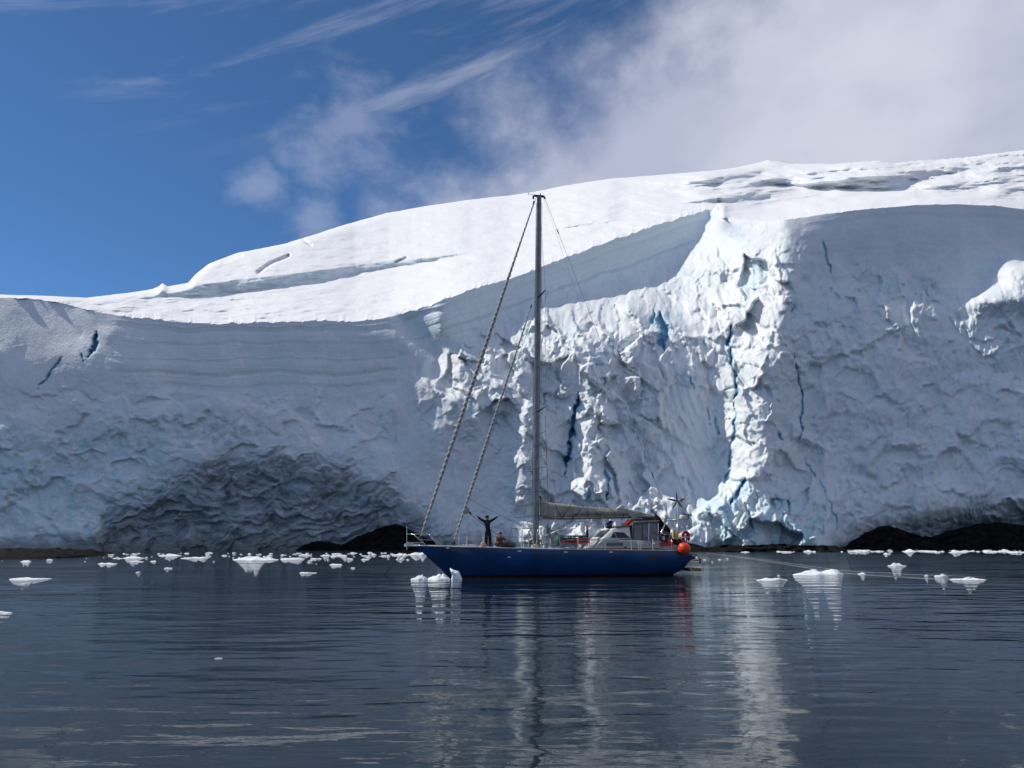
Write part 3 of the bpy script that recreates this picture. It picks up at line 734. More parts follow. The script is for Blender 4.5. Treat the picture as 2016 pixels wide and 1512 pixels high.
M_red = mat('red_plastic', (0.42, 0.022, 0.016), 0.5, 0, 0.4, 0.15, 6)
M_redc = mat('red_cloth', (0.36, 0.018, 0.022), 0.85, 0, 0.2, 0.2, 6, 0.01, 25)
M_orange = mat('orange_fender_vinyl', (0.72, 0.058, 0.014), 0.42, 0, 0.4, 0.14, 3.5)
M_green = mat('green_mesh', (0.03, 0.10, 0.075), 0.8, 0, 0.3, 0.3, 12)
M_yellow = mat('yellow_cloth', (0.62, 0.40, 0.03), 0.8, 0, 0.2, 0.15, 8, 0.01, 25)
M_wood = mat('weathered_wood', (0.20, 0.13, 0.07), 0.75, 0, 0.3, 0.3, 9)

boat = empty('sailing_yacht')
tag(boat, 'blue-hulled sailing yacht with bare tall mast and furled sails anchored below the glacier', 'sailboat')

# ---- hull lines
tip = L(822, 1075.5); xb = tip.x
xs_end = L(1366, 1098, -0.9).x
x_corner = L(1336, 1086, -1.55).x
x_wl = L(884, 1131, 0).x                     # stem meets the water
z_bow = tip.z
x_k = L(1346, 1122, -0.6).x
z_mid = L(1080, 1083, -2.15).z
z_aft = L(1300, 1085, -1.85).z
z_end = L(1364, 1099, -0.9).z
print('hull', xb, x_wl, x_corner, xs_end, z_bow, z_mid, z_aft, z_end)
def half_beam(x):
    t = (x - xb) / (xs_end - xb)
    return float(np.interp(t, [0, .03, .08, .16, .28, .42, .58, .75, .88, .945, .975, 1.0], [0.10, .30, .66, 1.12, 1.62, 1.98, 2.14, 2.06, 1.80, 1.58, 1.42, 1.12]))
def sheer(x):
    t = np.interp(x, [xb, xb * .5, 0.7, x_corner - 1.2, x_corner, x_corner + (xs_end - x_corner) * .6, xs_end], [z_bow, z_bow * .52 + z_mid * .48, z_mid, z_aft, z_aft - .02, (z_aft + z_end) / 2 + .06, z_end])
    return float(t)
def keel(x):
    return float(np.interp(x, [xb, x_wl, x_wl + 1.2, x_corner - 1.2, x_k, xs_end - 0.2, xs_end], [z_bow - 0.08, -0.02, -0.75, -0.55, 0.16, 0.62, z_end - 0.16]))
def section(x, n=14, grow=0.0):
    hb, zs, zk = half_beam(x), sheer(x), keel(x)
    full = float(np.interp(x, [xb, x_wl, x_wl + 3.5, x_corner, xs_end], [1.0, 1.15, 2.2, 2.3, 1.6]))   # V forward, fuller aft
    out = []
    for i in range(n + 1):
        s = i / n
        y = hb * (1 - (1 - s) ** full) ** (1.0 / (1.0 + 0.35 * (full - 1)))
        out.append((y + (grow if i else 0), zk + (zs - zk) * s ** 1.05))
    return out
xs = list(np.concatenate([np.linspace(xb, x_wl, 12), np.linspace(x_wl, x_corner, 34)[1:], np.linspace(x_corner, xs_end, 10)[1:]]))
mb = MB(); NS = 14; rows = []
for x in xs:
    sec = section(x, NS)
    rows.append([(x, -y, z) for y, z in sec[::-1]] + [(x, y, z) for y, z in sec[1:]])
W2 = len(rows[0]); V = [p for r in rows for p in r]
F = [(i * W2 + k, i * W2 + k + 1, (i + 1) * W2 + k + 1, (i + 1) * W2 + k) for i in range(len(xs) - 1) for k in range(W2 - 1)]
F += [tuple(range(W2))[::-1], tuple((len(xs) - 1) * W2 + k for k in range(W2))]
mb.add(V, F)
hull = mb.build('hull', M_blue, boat, smooth='auto')
# waterline stripe, a skin just proud of the hull
def side_at_z(x, z):
    sec = section(x, 40); return float(np.interp(z, [p[1] for p in sec], [p[0] for p in sec]))
for sgn in (-1, 1):
    mb = MB(); V = []; sx = [x for x in xs if keel(x) < 0.0 and x > x_wl + .15]
    hs = (-0.05, 0.03, 0.08, 0.115)
    for x in sx:
        for h in hs: V.append((x, sgn * (side_at_z(x, h) + 0.006), h))
    n = len(hs)
    mb.add(V, [(i * n + k, (i + 1) * n + k, (i + 1) * n + k + 1, i * n + k + 1) for i in range(len(sx) - 1) for k in range(n - 1)])
    mb.build('waterline_stripe', M_boot, hull, smooth=True)
# deck
mb = MB(); V = []; dx_ = [x for x in xs if x <= x_corner + 0.05]
for x in dx_:
    hb = half_beam(x) - 0.01
    for k in range(-4, 5): V.append((x, hb * k / 4, sheer(x) + 0.012 + 0.07 * (1 - (k / 4) ** 2)))
mb.add(V, [(i * 9 + k, i * 9 + k + 1, (i + 1) * 9 + k + 1, (i + 1) * 9 + k) for i in range(len(dx_) - 1) for k in range(8)])
mb.build('deck', M_deck, boat, smooth=True)
for sgn in (-1, 1):
    MB().tube([(x, sgn * (half_beam(x) - 0.015), sheer(x) + 0.035) for x in dx_], 0.038, 6).build('toe_rail', M_alu, boat, smooth=True)
# scupper marks, portholes, badge on the near side
def on_side(px, py, out=0.01):
    """point on the near topside under a photograph pixel"""
    y = -1.8
    for _ in range(12):
        p = L(px, py, y); y = -side_at_z(p.x, p.z) - out
    return L(px, py, y)
for px, py in ((882, 1078.8), (1023, 1085), (1114, 1086.8), (1203, 1087)):
    p = on_side(px, py, 0.004); MB().box(p, (0.21, 0.03, 0.055)).build('scupper', M_white, hull)
for px, py, w, h in ((1060, 1096.5, 0.19, 0.15), (1283, 1098.2, 0.33, 0.21)):
    p = on_side(px, py, 0.0)
    ph = MB().lathe((0, 0, 0), [(w * .62, -0.03), (w * .62, 0.02), (w * .5, 0.03), (w * .5, -0.02)], 18, 'y').build('porthole', M_black, hull, loc=p)
    ph.scale = (1, 1, h / w * 1.05)
    MB().lathe((0, -0.015, 0), [(w * .5, -0.01), (w * .5, 0.01)], 18, 'y').build('pane', M_glass, ph)
p = on_side(1003, 1096.5, 0.004); MB().prism([(-.09, -.03), (.05, -.045), (.10, 0.0), (.03, .045), (-.07, .03)], 0, 0.012).build('badge', M_alu, hull, loc=p)
# swim platform and stern gear
p0 = L(1352, 1117, -0.1); p1 = L(1368, 1124.5, -0.1)
pf = MB().box(((p0.x + p1.x) / 2, 0, (p0.z + p1.z) / 2), (abs(p1.x - p0.x) + .2, 1.5, abs(p0.z - p1.z) * .75)).build('swim_platform', M_wood, boat, bevel=0.02)
mb = MB()
a = L(1364, 1097, -0.25); b = L(1371, 1091.5, -0.25); c = L(1379, 1103, -0.25); d = L(1378, 1109, -0.25); e = L(1366, 1103, -0.25)
mb.tube([a, b], 0.035, 6).tube([e, c], 0.03, 6).tube([b, c], 0.022, 6).tube([c + Vector((0, 0, .08)), d], 0.045, 6).tube([a + Vector((0, .5, 0)), b + Vector((0, .5, 0))], 0.035, 6).tube([b, b + Vector((0, .5, 0))], 0.03, 6)
mb.build('steering_vane_bracket', M_black, boat, smooth=True)
MB().tube([L(1353, 1108, -.9), L(1358, 1118, -.9), L(1364, 1128, -.9)], .018, 6).tube([L(1353, 1108, -.5), L(1358, 1118, -.5), L(1364, 1128, -.5)], .018, 6).tube([L(1358, 1118, -.9), L(1358, 1118, -.5)], .016, 6).tube([L(1361, 1123, -.9), L(1361, 1123, -.5)], .016, 6).build('boarding_ladder', M_steel, boat)

# ---- mast, spreaders, boom
base = L(1055, 1081); top = L(1061.5, 387)
mdir = (top - base).normalized()
def on_mast(py):
    lo, hi = 0.0, 1.0
    for _ in range(40):
        m = (lo + hi) / 2; q = base.lerp(top, m)
        w = bO + bx * q.x + by * q.y + Vector((0, 0, q.z)) - CAM
        c, s = math.cos(PITCH), math.sin(PITCH)
        f = w.y * c + w.z * s; uu = -w.y * s + w.z * c
        if CY - uu / f * FPX > py: lo = m
        else: hi = m
    return base.lerp(top, lo)
mb = MB(); V = []; ring = 18; stn = [(0, 1.0), (.3, 1.0), (.7, .97), (.9, .90), (1, .82)]
for t, k in stn:
    c = base.lerp(top, t)
    for i in range(ring):
        a = 2 * math.pi * i / ring; V.append((c.x + .165 * k * math.cos(a), c.y + .105 * k * math.sin(a), c.z))
mb.add(V, [(i * ring + k, i * ring + (k + 1) % ring, (i + 1) * ring + (k + 1) % ring, (i + 1) * ring + k) for i in range(len(stn) - 1) for k in range(ring)] + [tuple((len(stn) - 1) * ring + k for k in range(ring))])
mast = mb.build('mast', M_mast, boat, smooth='auto')
MB().tube([(q.x - .172, q.y, q.z) for q in (on_mast(1040), on_mast(400))], 0.016, 6).build('luff_track', M_alu, mast)
head = MB().box(top + Vector((0, 0, .03)), (.62, .14, .10)).box(top + Vector((-.36, 0, -.08)), (.10, .06, .22)).box(top + Vector((.34, 0, -.05)), (.10, .06, .14)).build('masthead', M_black, mast, bevel=.01)
v0 = L(1040, 381)
MB().tube([top + Vector((-.2, 0, .06)), (v0.x, v0.y, v0.z - .02)], 0.012, 6).tube([(v0.x, 0, v0.z - .09), (v0.x, 0, v0.z + .10)], 0.014, 6).build('wind_sensor', M_black, mast)
MB().tube([top + Vector((.08, 0, .05)), top + Vector((.08, 0, .22))], .03, 8).build('masthead_light', M_black, mast)
SPR = []
for py, ln in ((586, 1.30), (811, 1.42)):
    c = on_mast(py)
    for sg_ in (-1, 1):
        e = c + Vector((0.10, sg_ * ln, 0.07))
        MB().tube([c, c.lerp(e, .5), e], [.07, .055, .035], 8, squash=0.45).build('spreader', M_black, mast, smooth=True)
        SPR.append(e)
# folding mast steps on the lower mast
for i, py in enumerate(range(640, 1010, 31)):
    c = on_mast(py); sg_ = -1 if i % 2 else 1
    MB().tube([c + Vector((.0, sg_ * .1, .05)), c + Vector((.0, sg_ * .24, .05)), c + Vector((0, sg_ * .24, -.03)), c + Vector((0, sg_ * .1, -.06))], .008, 5).build('mast_step', M_alu, mast)
# shrouds
ch = lambda x, sgn: Vector((x, sgn * (half_beam(x) - .08), sheer(x) + .05))
for k, sgn in ((0, -1), (1, 1)):
    MB().tube([top + Vector((0, sgn * .05, -.12)), SPR[k], SPR[k + 2], ch(.25, sgn)], .009, 5).build('cap_shroud', M_wire, boat)
    MB().tube([on_mast(590) + Vector((0, sgn * .1, 0)), SPR[k + 2], ch(.30, sgn)], .008, 5).build('intermediate_shroud', M_wire, boat)
    lf, la = ch(-1.25, sgn), ch(1.35, sgn); mtp = on_mast(815) + Vector((0, sgn * .1, 0))
    MB().tube([mtp, lf], .009, 5).build('forward_lower_shroud', M_wire, boat)
    MB().tube([mtp, la], .009, 5).build('aft_lower_shroud', M_wire, boat)
    # rope ratlines between the cap and the forward lower shroud
    cs0, cs1 = SPR[k + 2], ch(.25, sgn)
    for j, t in enumerate(np.linspace(.18, .86, 9)):
        MB().tube([mtp.lerp(lf, t), cs0.lerp(cs1, t) + Vector((0, 0, .02))], .011, 5).build('ratline', M_rope, boat)
# backstay with insulators
st = L(1338, 1072, 0)
MB().tube([top + Vector((.36, 0, -.1)), st], .010, 5).build('backstay', M_wire, boat)
bs = lambda t: (top + Vector((.36, 0, -.1))).lerp(st, t)
MB().tube([bs(.092), bs(.106)], .034, 8).build('stay_insulator', M_black, boat)
MB().tube([bs(.80), bs(.814)], .03, 8).build('stay_insulator', M_black, boat)
# halyards and topping lift close to the mast
for dx0, dx1, yy in ((.14, .20, -.10), (.17, .30, -.05), (-.2, -.27, -.08)):
    q0, q1 = on_mast(400), on_mast(1040)
    MB().tube([(q0.x + dx0, yy, q0.z), (q1.x + dx1, yy, q1.z)], .006, 4).build('halyard', M_rope, boat)
tl0 = top + Vector((.30, 0, -.1)); tl1 = L(1283, 1012, 0)
MB().tube([tl0, tl1], .005, 4).build('topping_lift', M_wire, boat)

# ---- rolled headsails: a twisted roll with a dark sun strip winding up it
def rolled_sail(name, a, b, rprof, turns, label=None):
    n, m = 14, 300; V = []; F = []; MI = []
    d = (b - a); t = d.normalized(); e1 = t.cross(Vector((0, 1, 0))).normalized(); e2 = t.cross(e1)
    rnd = random.Random(3)
    wob = [rnd.uniform(.86, 1.12) for _ in range(m + 1)]
    for i in range(m + 1):
        s = i / m; c = a.lerp(b, s); r = float(np.interp(s, [p[0] for p in rprof], [p[1] for p in rprof])) * wob[i]
        for k in range(n):
            ph = 2 * math.pi * k / n; tw = turns * 2 * math.pi * s
            rr = r * (1 + .20 * math.cos(ph - tw) + .10 * math.cos(2 * (ph - tw) + 1))
            V.append(c + (e1 * math.cos(ph) + e2 * math.sin(ph)) * rr)
    mb = MB()
    for i in range(m):
        for k in range(n):
            ph = 2 * math.pi * (k + .5) / n - turns * 2 * math.pi * (i + .5) / m
            mb.slot(1 if (math.cos(ph) < -.2) else 0)
            F.append((i * n + k, i * n + (k + 1) % n, (i + 1) * n + (k + 1) % n, (i + 1) * n + k)); MI.append(mb.cur)
    mb.slot(0); mb.add(V, F); mb.m = MI
    return mb.build(name, [M_sailw, M_saild], boat, smooth=True)
ga, gb = L(829, 1055), L(1050, 402)
MB().tube([L(826, 1064), L(1056, 388)], .012, 5).build('forestay', M_wire, boat)
rolled_sail('rolled_genoa', ga, gb, [(0, .045), (.03, .065), (.25, .105), (.5, .108), (.75, .078), (.93, .045), (1, .025)], 62)
MB().lathe(L(827, 1060), [(.10, -.12), (.13, -.08), (.13, .02), (.07, .06), (.05, .14)], 12).build('furling_drum', M_black, boat, smooth='auto')
q = ga.lerp(gb, 1.0); MB().tube([q, L(1051.5, 396)], .05, 8).build('halyard_swivel', M_black, boat)
sa, sb_ = L(895, 1062), L(1045, 606)
MB().tube([L(892, 1072), on_mast(592)], .010, 5).build('inner_forestay', M_wire, boat)
rolled_sail('rolled_staysail', sa, sb_, [(0, .04), (.05, .058), (.3, .082), (.6, .066), (.9, .04), (1, .025)], 52)
MB().lathe(L(893, 1068), [(.08, -.12), (.11, -.08), (.11, .02), (.05, .08)], 12).build('furling_drum', M_black, boat, smooth='auto')
MB().tube([L(1045, 606), L(1046.5, 600)], .04, 8).build('halyard_swivel', M_black, boat)
# clew of the staysail and its sheets
MB().prism([(L(918, 996).x, L(918, 996).z), (L(924, 1003).x, L(924, 1003).z), (L(923, 1010).x, L(923, 1010).z), (L(916, 1013).x, L(916, 1013).z), (L(911, 1012).x, L(911, 1012).z)], -.06, .06).build('sail_clew', M_cover, boat, bevel=.03)
MB().tube([L(924, 1007), L(927, 1013)], .05, 8).build('clew_block', M_black, boat)
MB().tube([L(927, 1013), L(952, 1033, -.1), L(985, 1056, -.5), L(1010, 1068, -.9), L(1150, 1078, -1.6)], .014, 5).build('staysail_sheet', M_rope, boat)
MB().tube([L(919, 980), L(965, 1004, .2), L(1000, 1021, .3), L(1040, 1041, .4)], .010, 5).build('spare_halyard', M_rope, boat)

# ---- boom with flaked mainsail
ba, bb = L(1062, 1021), L(1283, 1015)
boom = MB().tube([ba, bb], .095, 12, squash=1.25).build('boom', M_alu, boat, smooth='auto')
MB().lathe(bb, [(.05, 0), (.10, .03), (.10, .12), (.05, .16)], 12, 'x').build('boom_end_cap', M_white, boom, smooth=True)
prof = [(1063, 976, .10), (1066, 982, .17), (1076, 988.5, .21), (1100, 991, .23), (1128, 994, .24), (1150, 997.5, .24), (1180, 999.5, .23), (1205, 1001.5, .22), (1225, 1001, .22), (1240, 1002.5, .20), (1258, 1006, .16), (1270, 1010, .10)]
rnd = random.Random(8); m_ = 80; n_ = 18; V = []
for i in range(m_ + 1):
    px = 1063 + (1270 - 1063) * i / m_
    ty = np.interp(px, [p[0] for p in prof], [p[1] for p in prof]); hw = np.interp(px, [p[0] for p in prof], [p[2] for p in prof])
    t_ = L(px, ty); bt = ba.lerp(bb, (px - 1062) / 221.0); z0 = bt.z - .02; hgt = t_.z - z0
    for k in range(n_):
        a = 2 * math.pi * k / n_; cy, cz = math.cos(a), math.sin(a)
        fold = 1 + .10 * math.sin(a * 5 + i * .11) + .06 * math.sin(a * 9 - i * .23 + 1) + rnd.uniform(-.03, .03)
        lash = 1 - .10 * max(0, math.cos(i * 2 * math.pi / 10.0)) ** 8
        V.append((t_.x, hw * cy * fold * lash * (1.0 if cz < 0.2 else .82), z0 + hgt * (.5 + .5 * cz * (1 + (fold - 1) * .4) * (1 if cz < 0 else lash))))
msail = MB().add(V, [(i * n_ + k, i * n_ + (k + 1) % n_, (i + 1) * n_ + (k + 1) % n_, (i + 1) * n_ + k) for i in range(m_) for k in range(n_)] + [tuple(range(n_))[::-1], tuple(m_ * n_ + k for k in range(n_))]).build('flaked_mainsail', M_cover, boat, smooth=True)
for pa, pb in (((1092, 992), (1106, 1020)), ((1124, 992), (1108, 1020)), ((1150, 996), (1128, 1021)), ((1157, 997), (1158, 1021)), ((1168, 998), (1181, 1021)), ((1200, 999), (1213, 1013)), ((1128, 1013), (1127, 1021)), ((1181, 1013), (1183, 1021)), ((1227, 1012), (1228, 1021))):
    MB().tube([L(*pa, -.16) + Vector((0, -.03, 0)), L((pa[0] + pb[0]) / 2, (pa[1] + pb[1]) / 2, -.29), L(*pb, -.17)], .015, 5).build('sail_tie', M_rope, msail)
MB().tube([L(1068, 1019.5, -.16), L(1128, 1021.5, -.17), L(1180, 1020.5, -.17), L(1240, 1019.5, -.15)], .022, 5).build('lazy_bag_edge', M_rope, msail)
MB().tube([L(1128, 1013, -.27), L(1160, 1012.5, -.28), L(1200, 1012.5, -.27), L(1235, 1012, -.24)], .012, 5).build('lazy_line', M_rope, msail)
# loose corner of sail cloth at the leech, pale reef patch
poly = [L(1236, 1012, -.2), L(1256, 1009, -.2), L(1255, 1027, -.2), L(1250, 1026, -.2)]
MB().prism([(p.x, p.z) for p in poly], -.24, -.19).build('leech_corner', M_cover, msail, bevel=.015)
poly = [L(1214, 1001.5, -.1), L(1224, 994, -.1), L(1229, 994.5, -.1), L(1231, 998, -.1), L(1222, 1003, -.1)]
MB().prism([(p.x, p.z) for p in poly], -.14, .1).build('reef_patch', mat('pale_sail_patch', (.62, .52, .46), .85), msail, bevel=.03)
MB().tube([L(1062, 976), L(1066, 983)], .05, 8).build('headboard', M_black, msail)
# vang strut, mainsheet
MB().tube([L(1072, 1056, -.05), L(1100, 1044, -.05), L(1128, 1025, -.05)], .035, 8).build('boom_vang', M_alu, boat, smooth=True)
MB().tube([L(1070, 1058, -.08), L(1128, 1022, -.08)], .012, 5).build('vang_tackle', M_rope, boat)
MB().tube([L(1258, 1022), L(1256, 1062)], .02, 5).tube([L(1262, 1022), L(1259, 1062)], .012, 5).build('mainsheet', M_rope, boat)
MB().tube([L(1090, 990, -.3), L(1096, 1030, -.9), L(1104, 1078, -1.9)], .011, 5).build('lazy_jack', M_wire, boat)
MB().tube([L(1128, 1024, -.1), L(1135, 1027, -.1), L(1175, 1023.5, -.1)], .010, 5).build('reef_line', M_rope, boat)

# ---- bars and winches at the mast foot
for pa, pb, yy in (((1040.5, 1042), (1048, 1042), -.25), ((1057.5, 1042), (1066.5, 1042), -.45), ((1041.5, 1043), (1049, 1043), .45)):
    a, b = L(*pa, yy), L(*pb, yy); za = sheer(0) + .05
    MB().tube([(a.x - .03, yy, za), (a.x, yy, a.z - .12), (a.x + .07, yy, a.z), (b.x - .07, yy, b.z), (b.x, yy, b.z - .12), (b.x + .05, yy, za)], .028, 8).build('mast_guard_rail', M_steel, boat, smooth=True)
for px, py, yy in ((1049, 1056, -.14), (1062, 1058, -.14)):
    c = L(px, py, yy); MB().lathe(c, [(.07, -.09), (.05, -.05), (.05, .04), (.07, .08), (.03, .10)], 12).build('mast_winch', M_steel, mast, smooth='auto')
MB().lathe(L(1055, 1075, 0), [(.26, -.1), (.26, .06), (.2, .12)], 16).build('mast_collar', M_deck, mast, smooth='auto')
for px, py in ((1046, 1068), (1052, 1062), (1060, 1066), (1064, 1069)):
    c = L(px, py, -.2); MB().tube([c + Vector((.06 * math.cos(t), -.02, .13 * math.sin(t))) for t in np.linspace(0, 2 * math.pi, 13)], .018, 5).build('coiled_halyard', M_rope, mast, smooth=True)

# ---- bow pulpit, bow roller, stanchions and lifelines
def xyz(px, py, y): p = L(px, py, y); return p
yb0 = -.42
pl_pts = lambda sgn: [L(871, 1075, sgn * .62), L(856, 1060.5, sgn * .58), L(841, 1051.8, sgn * .5), L(816, 1051.6, sgn * .34), L(802, 1051.8, sgn * .10)]
for sgn in (-1, 1):
    pt = pl_pts(sgn)
    pt[0].z = sheer(pt[0].x) + .03
    MB().tube(pt, .022, 8).build('pulpit_rail', M_steel, boat, smooth=True)
    for (pa, pb) in (((814, 1052), (840, 1075)), ((845, 1053), (864, 1075))):
        a = L(*pa, sgn * .38); b = L(*pb, sgn * .55); b.z = sheer(b.x) + .03; MB().tube([a, b], .02, 8).build('pulpit_leg', M_steel, boat, smooth=True)
    MB().tube([L(828, 1062.5, sgn * .42), L(852, 1063.5, sgn * .52)], .018, 6).build('pulpit_midrail', M_steel, boat)
MB().tube([L(802, 1051.8, -.10), L(800.5, 1051.8, 0), L(802, 1051.8, .10)], .022, 8).build('pulpit_nose', M_steel, boat, smooth=True)
a = L(800.8, 1036); b = L(800.8, 1082); MB().tube([a, b], .012, 6).build('bow_staff', M_steel, boat)
p = L(812, 1073.5); MB().box(p, (.75, .24, .10)).tube([p + Vector((-.36, -.12, 0)), p + Vector((-.36, .12, 0))], .09, 12).build('bow_roller', M_steel, boat, bevel=.01)
mb = MB(); a = L(811, 1070)   # anchor stowed on the roller
mb.tube([a + Vector((.6, 0, .04)), a + Vector((-.15, 0, .03))], .03, 8); mb.prism([(a.x - .15, a.z + .08), (a.x - .30, a.z + .02), (a.x - .22, a.z - .12), (a.x + .05, a.z - .10), (a.x + .12, a.z)], -.16, .16)
mb.build('bow_anchor', M_alu, boat, bevel=.02)
tops = {}
for sgn in (-1, 1):
    sx = [L(904, 1060, sgn * 1.0).x, L(919, 1060, sgn * 1.2).x, L(952, 1060, sgn * 1.5).x, L(974.5, 1060, sgn * 1.7).x, L(1030, 1060, sgn * 2).x, L(1083, 1060, sgn * 2.1).x, L(1138.5, 1060, sgn * 2.1).x, L(1191.5, 1060, sgn * 2.1).x, L(1242, 1060, sgn * 2).x, L(1285, 1060, sgn * 1.9).x]
    T = []
    for i, x in enumerate(sx):
        y = sgn * (half_beam(x) - .07); z = sheer(x) + .03
        h = .60
        s_ = MB().tube([(x, y, z), (x, y, z + h)], .019, 8).lathe((x, y, z), [(.045, -.02), (.045, .05), (.025, .10)], 8).build('stanchion', M_white if i < 8 else M_steel, boat, smooth='auto')
        T.append(Vector((x, y, z + h)))
    start = pl_pts(sgn)[1]; end = L(1322, 1060, sgn * 1.5)
    line = [start] + T + [end]
    MB().tube(line, .0065, 4).build('lifeline', M_wire, boat)
    MB().tube([p - Vector((0, 0, .30)) for p in line], .0055, 4).build('lifeline', M_wire, boat)
# foredeck hatch, cleats, small white fittings
MB().box((L(930, 1075).x, 0, sheer(L(930, 1075).x) + .12), (.7, .7, .12)).build('deck_hatch', M_alu, boat, bevel=.03)
for px in (916, 930, 935, 1085, 1112):
    x = L(px, 1076, -1.2).x; y = -(half_beam(x) - .22); z = sheer(x) + .05
    MB().tube([(x - .12, y, z + .08), (x + .12, y, z + .08)], .022, 6).tube([(x - .05, y, z - .02), (x - .05, y, z + .08)], .02, 6).tube([(x + .05, y, z - .02), (x + .05, y, z + .08)], .02, 6).build('cleat', M_white, boat, smooth=True)
# ---- coachroof, pilothouse, cockpit shelter
def deckz(x): return sheer(x) + .06
cr = [L(1172, 1078, -1.25), L(1189, 1063, -1.25), L(1302, 1064.5, -1.25), L(1304, 1078, -1.25)]
cz = deckz(3) - .02
poly = [(cr[0].x, cz), (cr[1].x, cr[1].z), (cr[2].x, cr[2].z), (cr[3].x, cz)]
house = MB().prism(poly, -1.25, 1.25).build('coachroof', M_house, boat, bevel=.05)
w = [L(1195, 1068.5, -1.27), L(1226, 1068.5, -1.27), L(1227.5, 1074.5, -1.27), L(1194, 1074.5, -1.27)]
MB().prism([(p.x, p.z) for p in w], -1.262, -1.23).build('window', M_glass, house)
MB().box((L(1225, 1079, -1.7).x, -1.72, deckz(4) + .02), (4.2, .06, .10)).build('coaming_rail', mat('teak_rail', (.12, .06, .04), .6), house)
MB().box((L(1262, 1070.5, -1.3).x, -1.285, L(1262, 1070.5, -1.3).z), (.45, .06, .22)).build('locker_door', M_deck, house, bevel=.015)
# pilothouse body, narrowing upward
yh0, yh1 = 1.10, .86
A = [L(1184.5, 1062, -yh0), L(1207, 1040, -yh1), L(1240, 1035.5, -yh1), L(1243, 1062, -yh0)]
V = []
for sgn in (-1, 1):
    for p, y in zip(A, (yh0, yh1, yh1, yh0)): V.append((p.x, sgn * y, p.z))
ph_ = MB().add(V, [(0, 1, 2, 3), (7, 6, 5, 4), (0, 4, 5, 1), (1, 5, 6, 2), (2, 6, 7, 3), (3, 7, 4, 0)]).build('pilothouse', M_white, boat, bevel=.06)
def house_pt(px, py, out):
    y = -1.0
    for _ in range(8):
        p = L(px, py, y); t = (p.z - A[0].z) / (A[1].z - A[0].z); y = -(yh0 + (yh1 - yh0) * t) - out
    return L(px, py, y)
def side_panel(name, pix, m, parent, out=.012, thick=.03):
    f = [house_pt(px, py, out) for px, py in pix]; b_ = [p + Vector((0, thick, 0)) for p in f]; n = len(f)
    return MB().add(f + b_, [tuple(range(n)), tuple(range(n, 2 * n))[::-1]] + [(i, (i + 1) % n, (i + 1) % n + n, i + n) for i in range(n)]).build(name, m, parent)
side_panel('side_shade_panel', [(1206, 1043), (1239, 1037.5), (1242, 1060.5), (1198, 1060.5)], M_house, ph_, .006)  # grey panel over the white house; the side's shade is in its colour
side_panel('window', [(1208, 1047.6), (1226, 1046), (1240, 1059), (1202.5, 1058.5)], M_glass, ph_, .024)
side_panel('window_bar', [(1209.6, 1048), (1210.4, 1048), (1214.8, 1058.5), (1213.9, 1058.5)], M_house, ph_, .034)
# windscreen pane on the sloped front
f0, f1 = A[0], A[1]
def front_pt(s, y): p = f0.lerp(f1, s); n_ = Vector((-(f1.z - f0.z), 0, f1.x - f0.x)).normalized(); return Vector((p.x, y, p.z)) + n_ * .015
for ya, yb_ in ((-.82, -.05), (.05, .82)):
    V = [front_pt(.20, ya), front_pt(.20, yb_), front_pt(.82, yb_ * .92), front_pt(.82, ya * .92)]
    nn = Vector((-(f1.z - f0.z), 0, f1.x - f0.x)).normalized() * -.03
    MB().add(V + [p + nn for p in V], [(0, 1, 2, 3), (7, 6, 5, 4), (0, 4, 5, 1), (1, 5, 6, 2), (2, 6, 7, 3), (3, 7, 4, 0)]).build('windscreen', M_glass, ph_)
r0, r1 = L(1205, 1039.5, 0), L(1241, 1034.5, 0)
MB().add([(r0.x - .08, y, r0.z + dz) for y in (-.95, .95) for dz in (0, .05)] + [(r1.x + .05, y, r1.z + dz) for y in (-.95, .95) for dz in (0, .06)],
         [(0, 1, 3, 2), (4, 6, 7, 5), (0, 4, 5, 1), (2, 3, 7, 6), (1, 5, 7, 3), (0, 2, 6, 4)]).build('roof', M_canvas, ph_, bevel=.015)
MB().tube([L(1187, 1063, -1.22), L(1215, 1062.5, -1.22), L(1221, 1064.5, -1.22), L(1219, 1067, -1.22)], .022, 8).build('grab_rail', M_steel, house, smooth=True)
MB().tube([L(1224, 1022.5, -.6), L(1225, 1034, -.6)], .012, 6).lathe(L(1224, 1022, -.6), [(.03, -.02), (.05, .02), (.03, .06)], 8).build('roof_antenna', M_black, ph_)
# cockpit shelter of dark canvas with cloudy panes
sh = [L(1244, 1066, -1.15), L(1246, 1028, -1.0), L(1297, 1025.5, -1.0), L(1300, 1067, -1.15)]
V = []
for sgn in (-1, 1):
    for p in sh: V.append((p.x, sgn * abs(p.y), p.z))
shel = MB().add(V, [(0, 1, 2, 3), (7, 6, 5, 4), (0, 4, 5, 1), (1, 5, 6, 2), (2, 6, 7, 3)]).build('cockpit_shelter', M_canvas, boat, bevel=.04)
for pa, pb in (((1249, 1034), (1263, 1063)), ((1266, 1032), (1276, 1063)), ((1279, 1031), (1295, 1063))):
    V = []
    for (x_, y_) in ((pa[0], pa[1]), (pb[0], pa[1]), (pb[0], pb[1]), (pa[0], pb[1])):
        t = (1066 - y_) / 39.0; V.append(L(x_, y_, -(1.15 + (1.0 - 1.15) * t) - .015))
    MB().add(V + [p + Vector((0, .03, 0)) for p in V], [(0, 1, 2, 3), (7, 6, 5, 4), (0, 4, 5, 1), (1, 5, 6, 2), (2, 6, 7, 3), (3, 7, 4, 0)]).build('clear_pane', M_vinyl, shel)
for px in (1277.5, 1296):
    MB().tube([L(px, 1030, -1.05), L(px - .5, 1064, -1.18)], .022, 6).build('shelter_pole', M_steel, shel)
MB().tube([L(1246, 1026.5, -1.0), L(1272, 1026, -1.0), L(1298, 1025, -1.0)], .02, 6).build('shelter_edge', M_alu, shel)
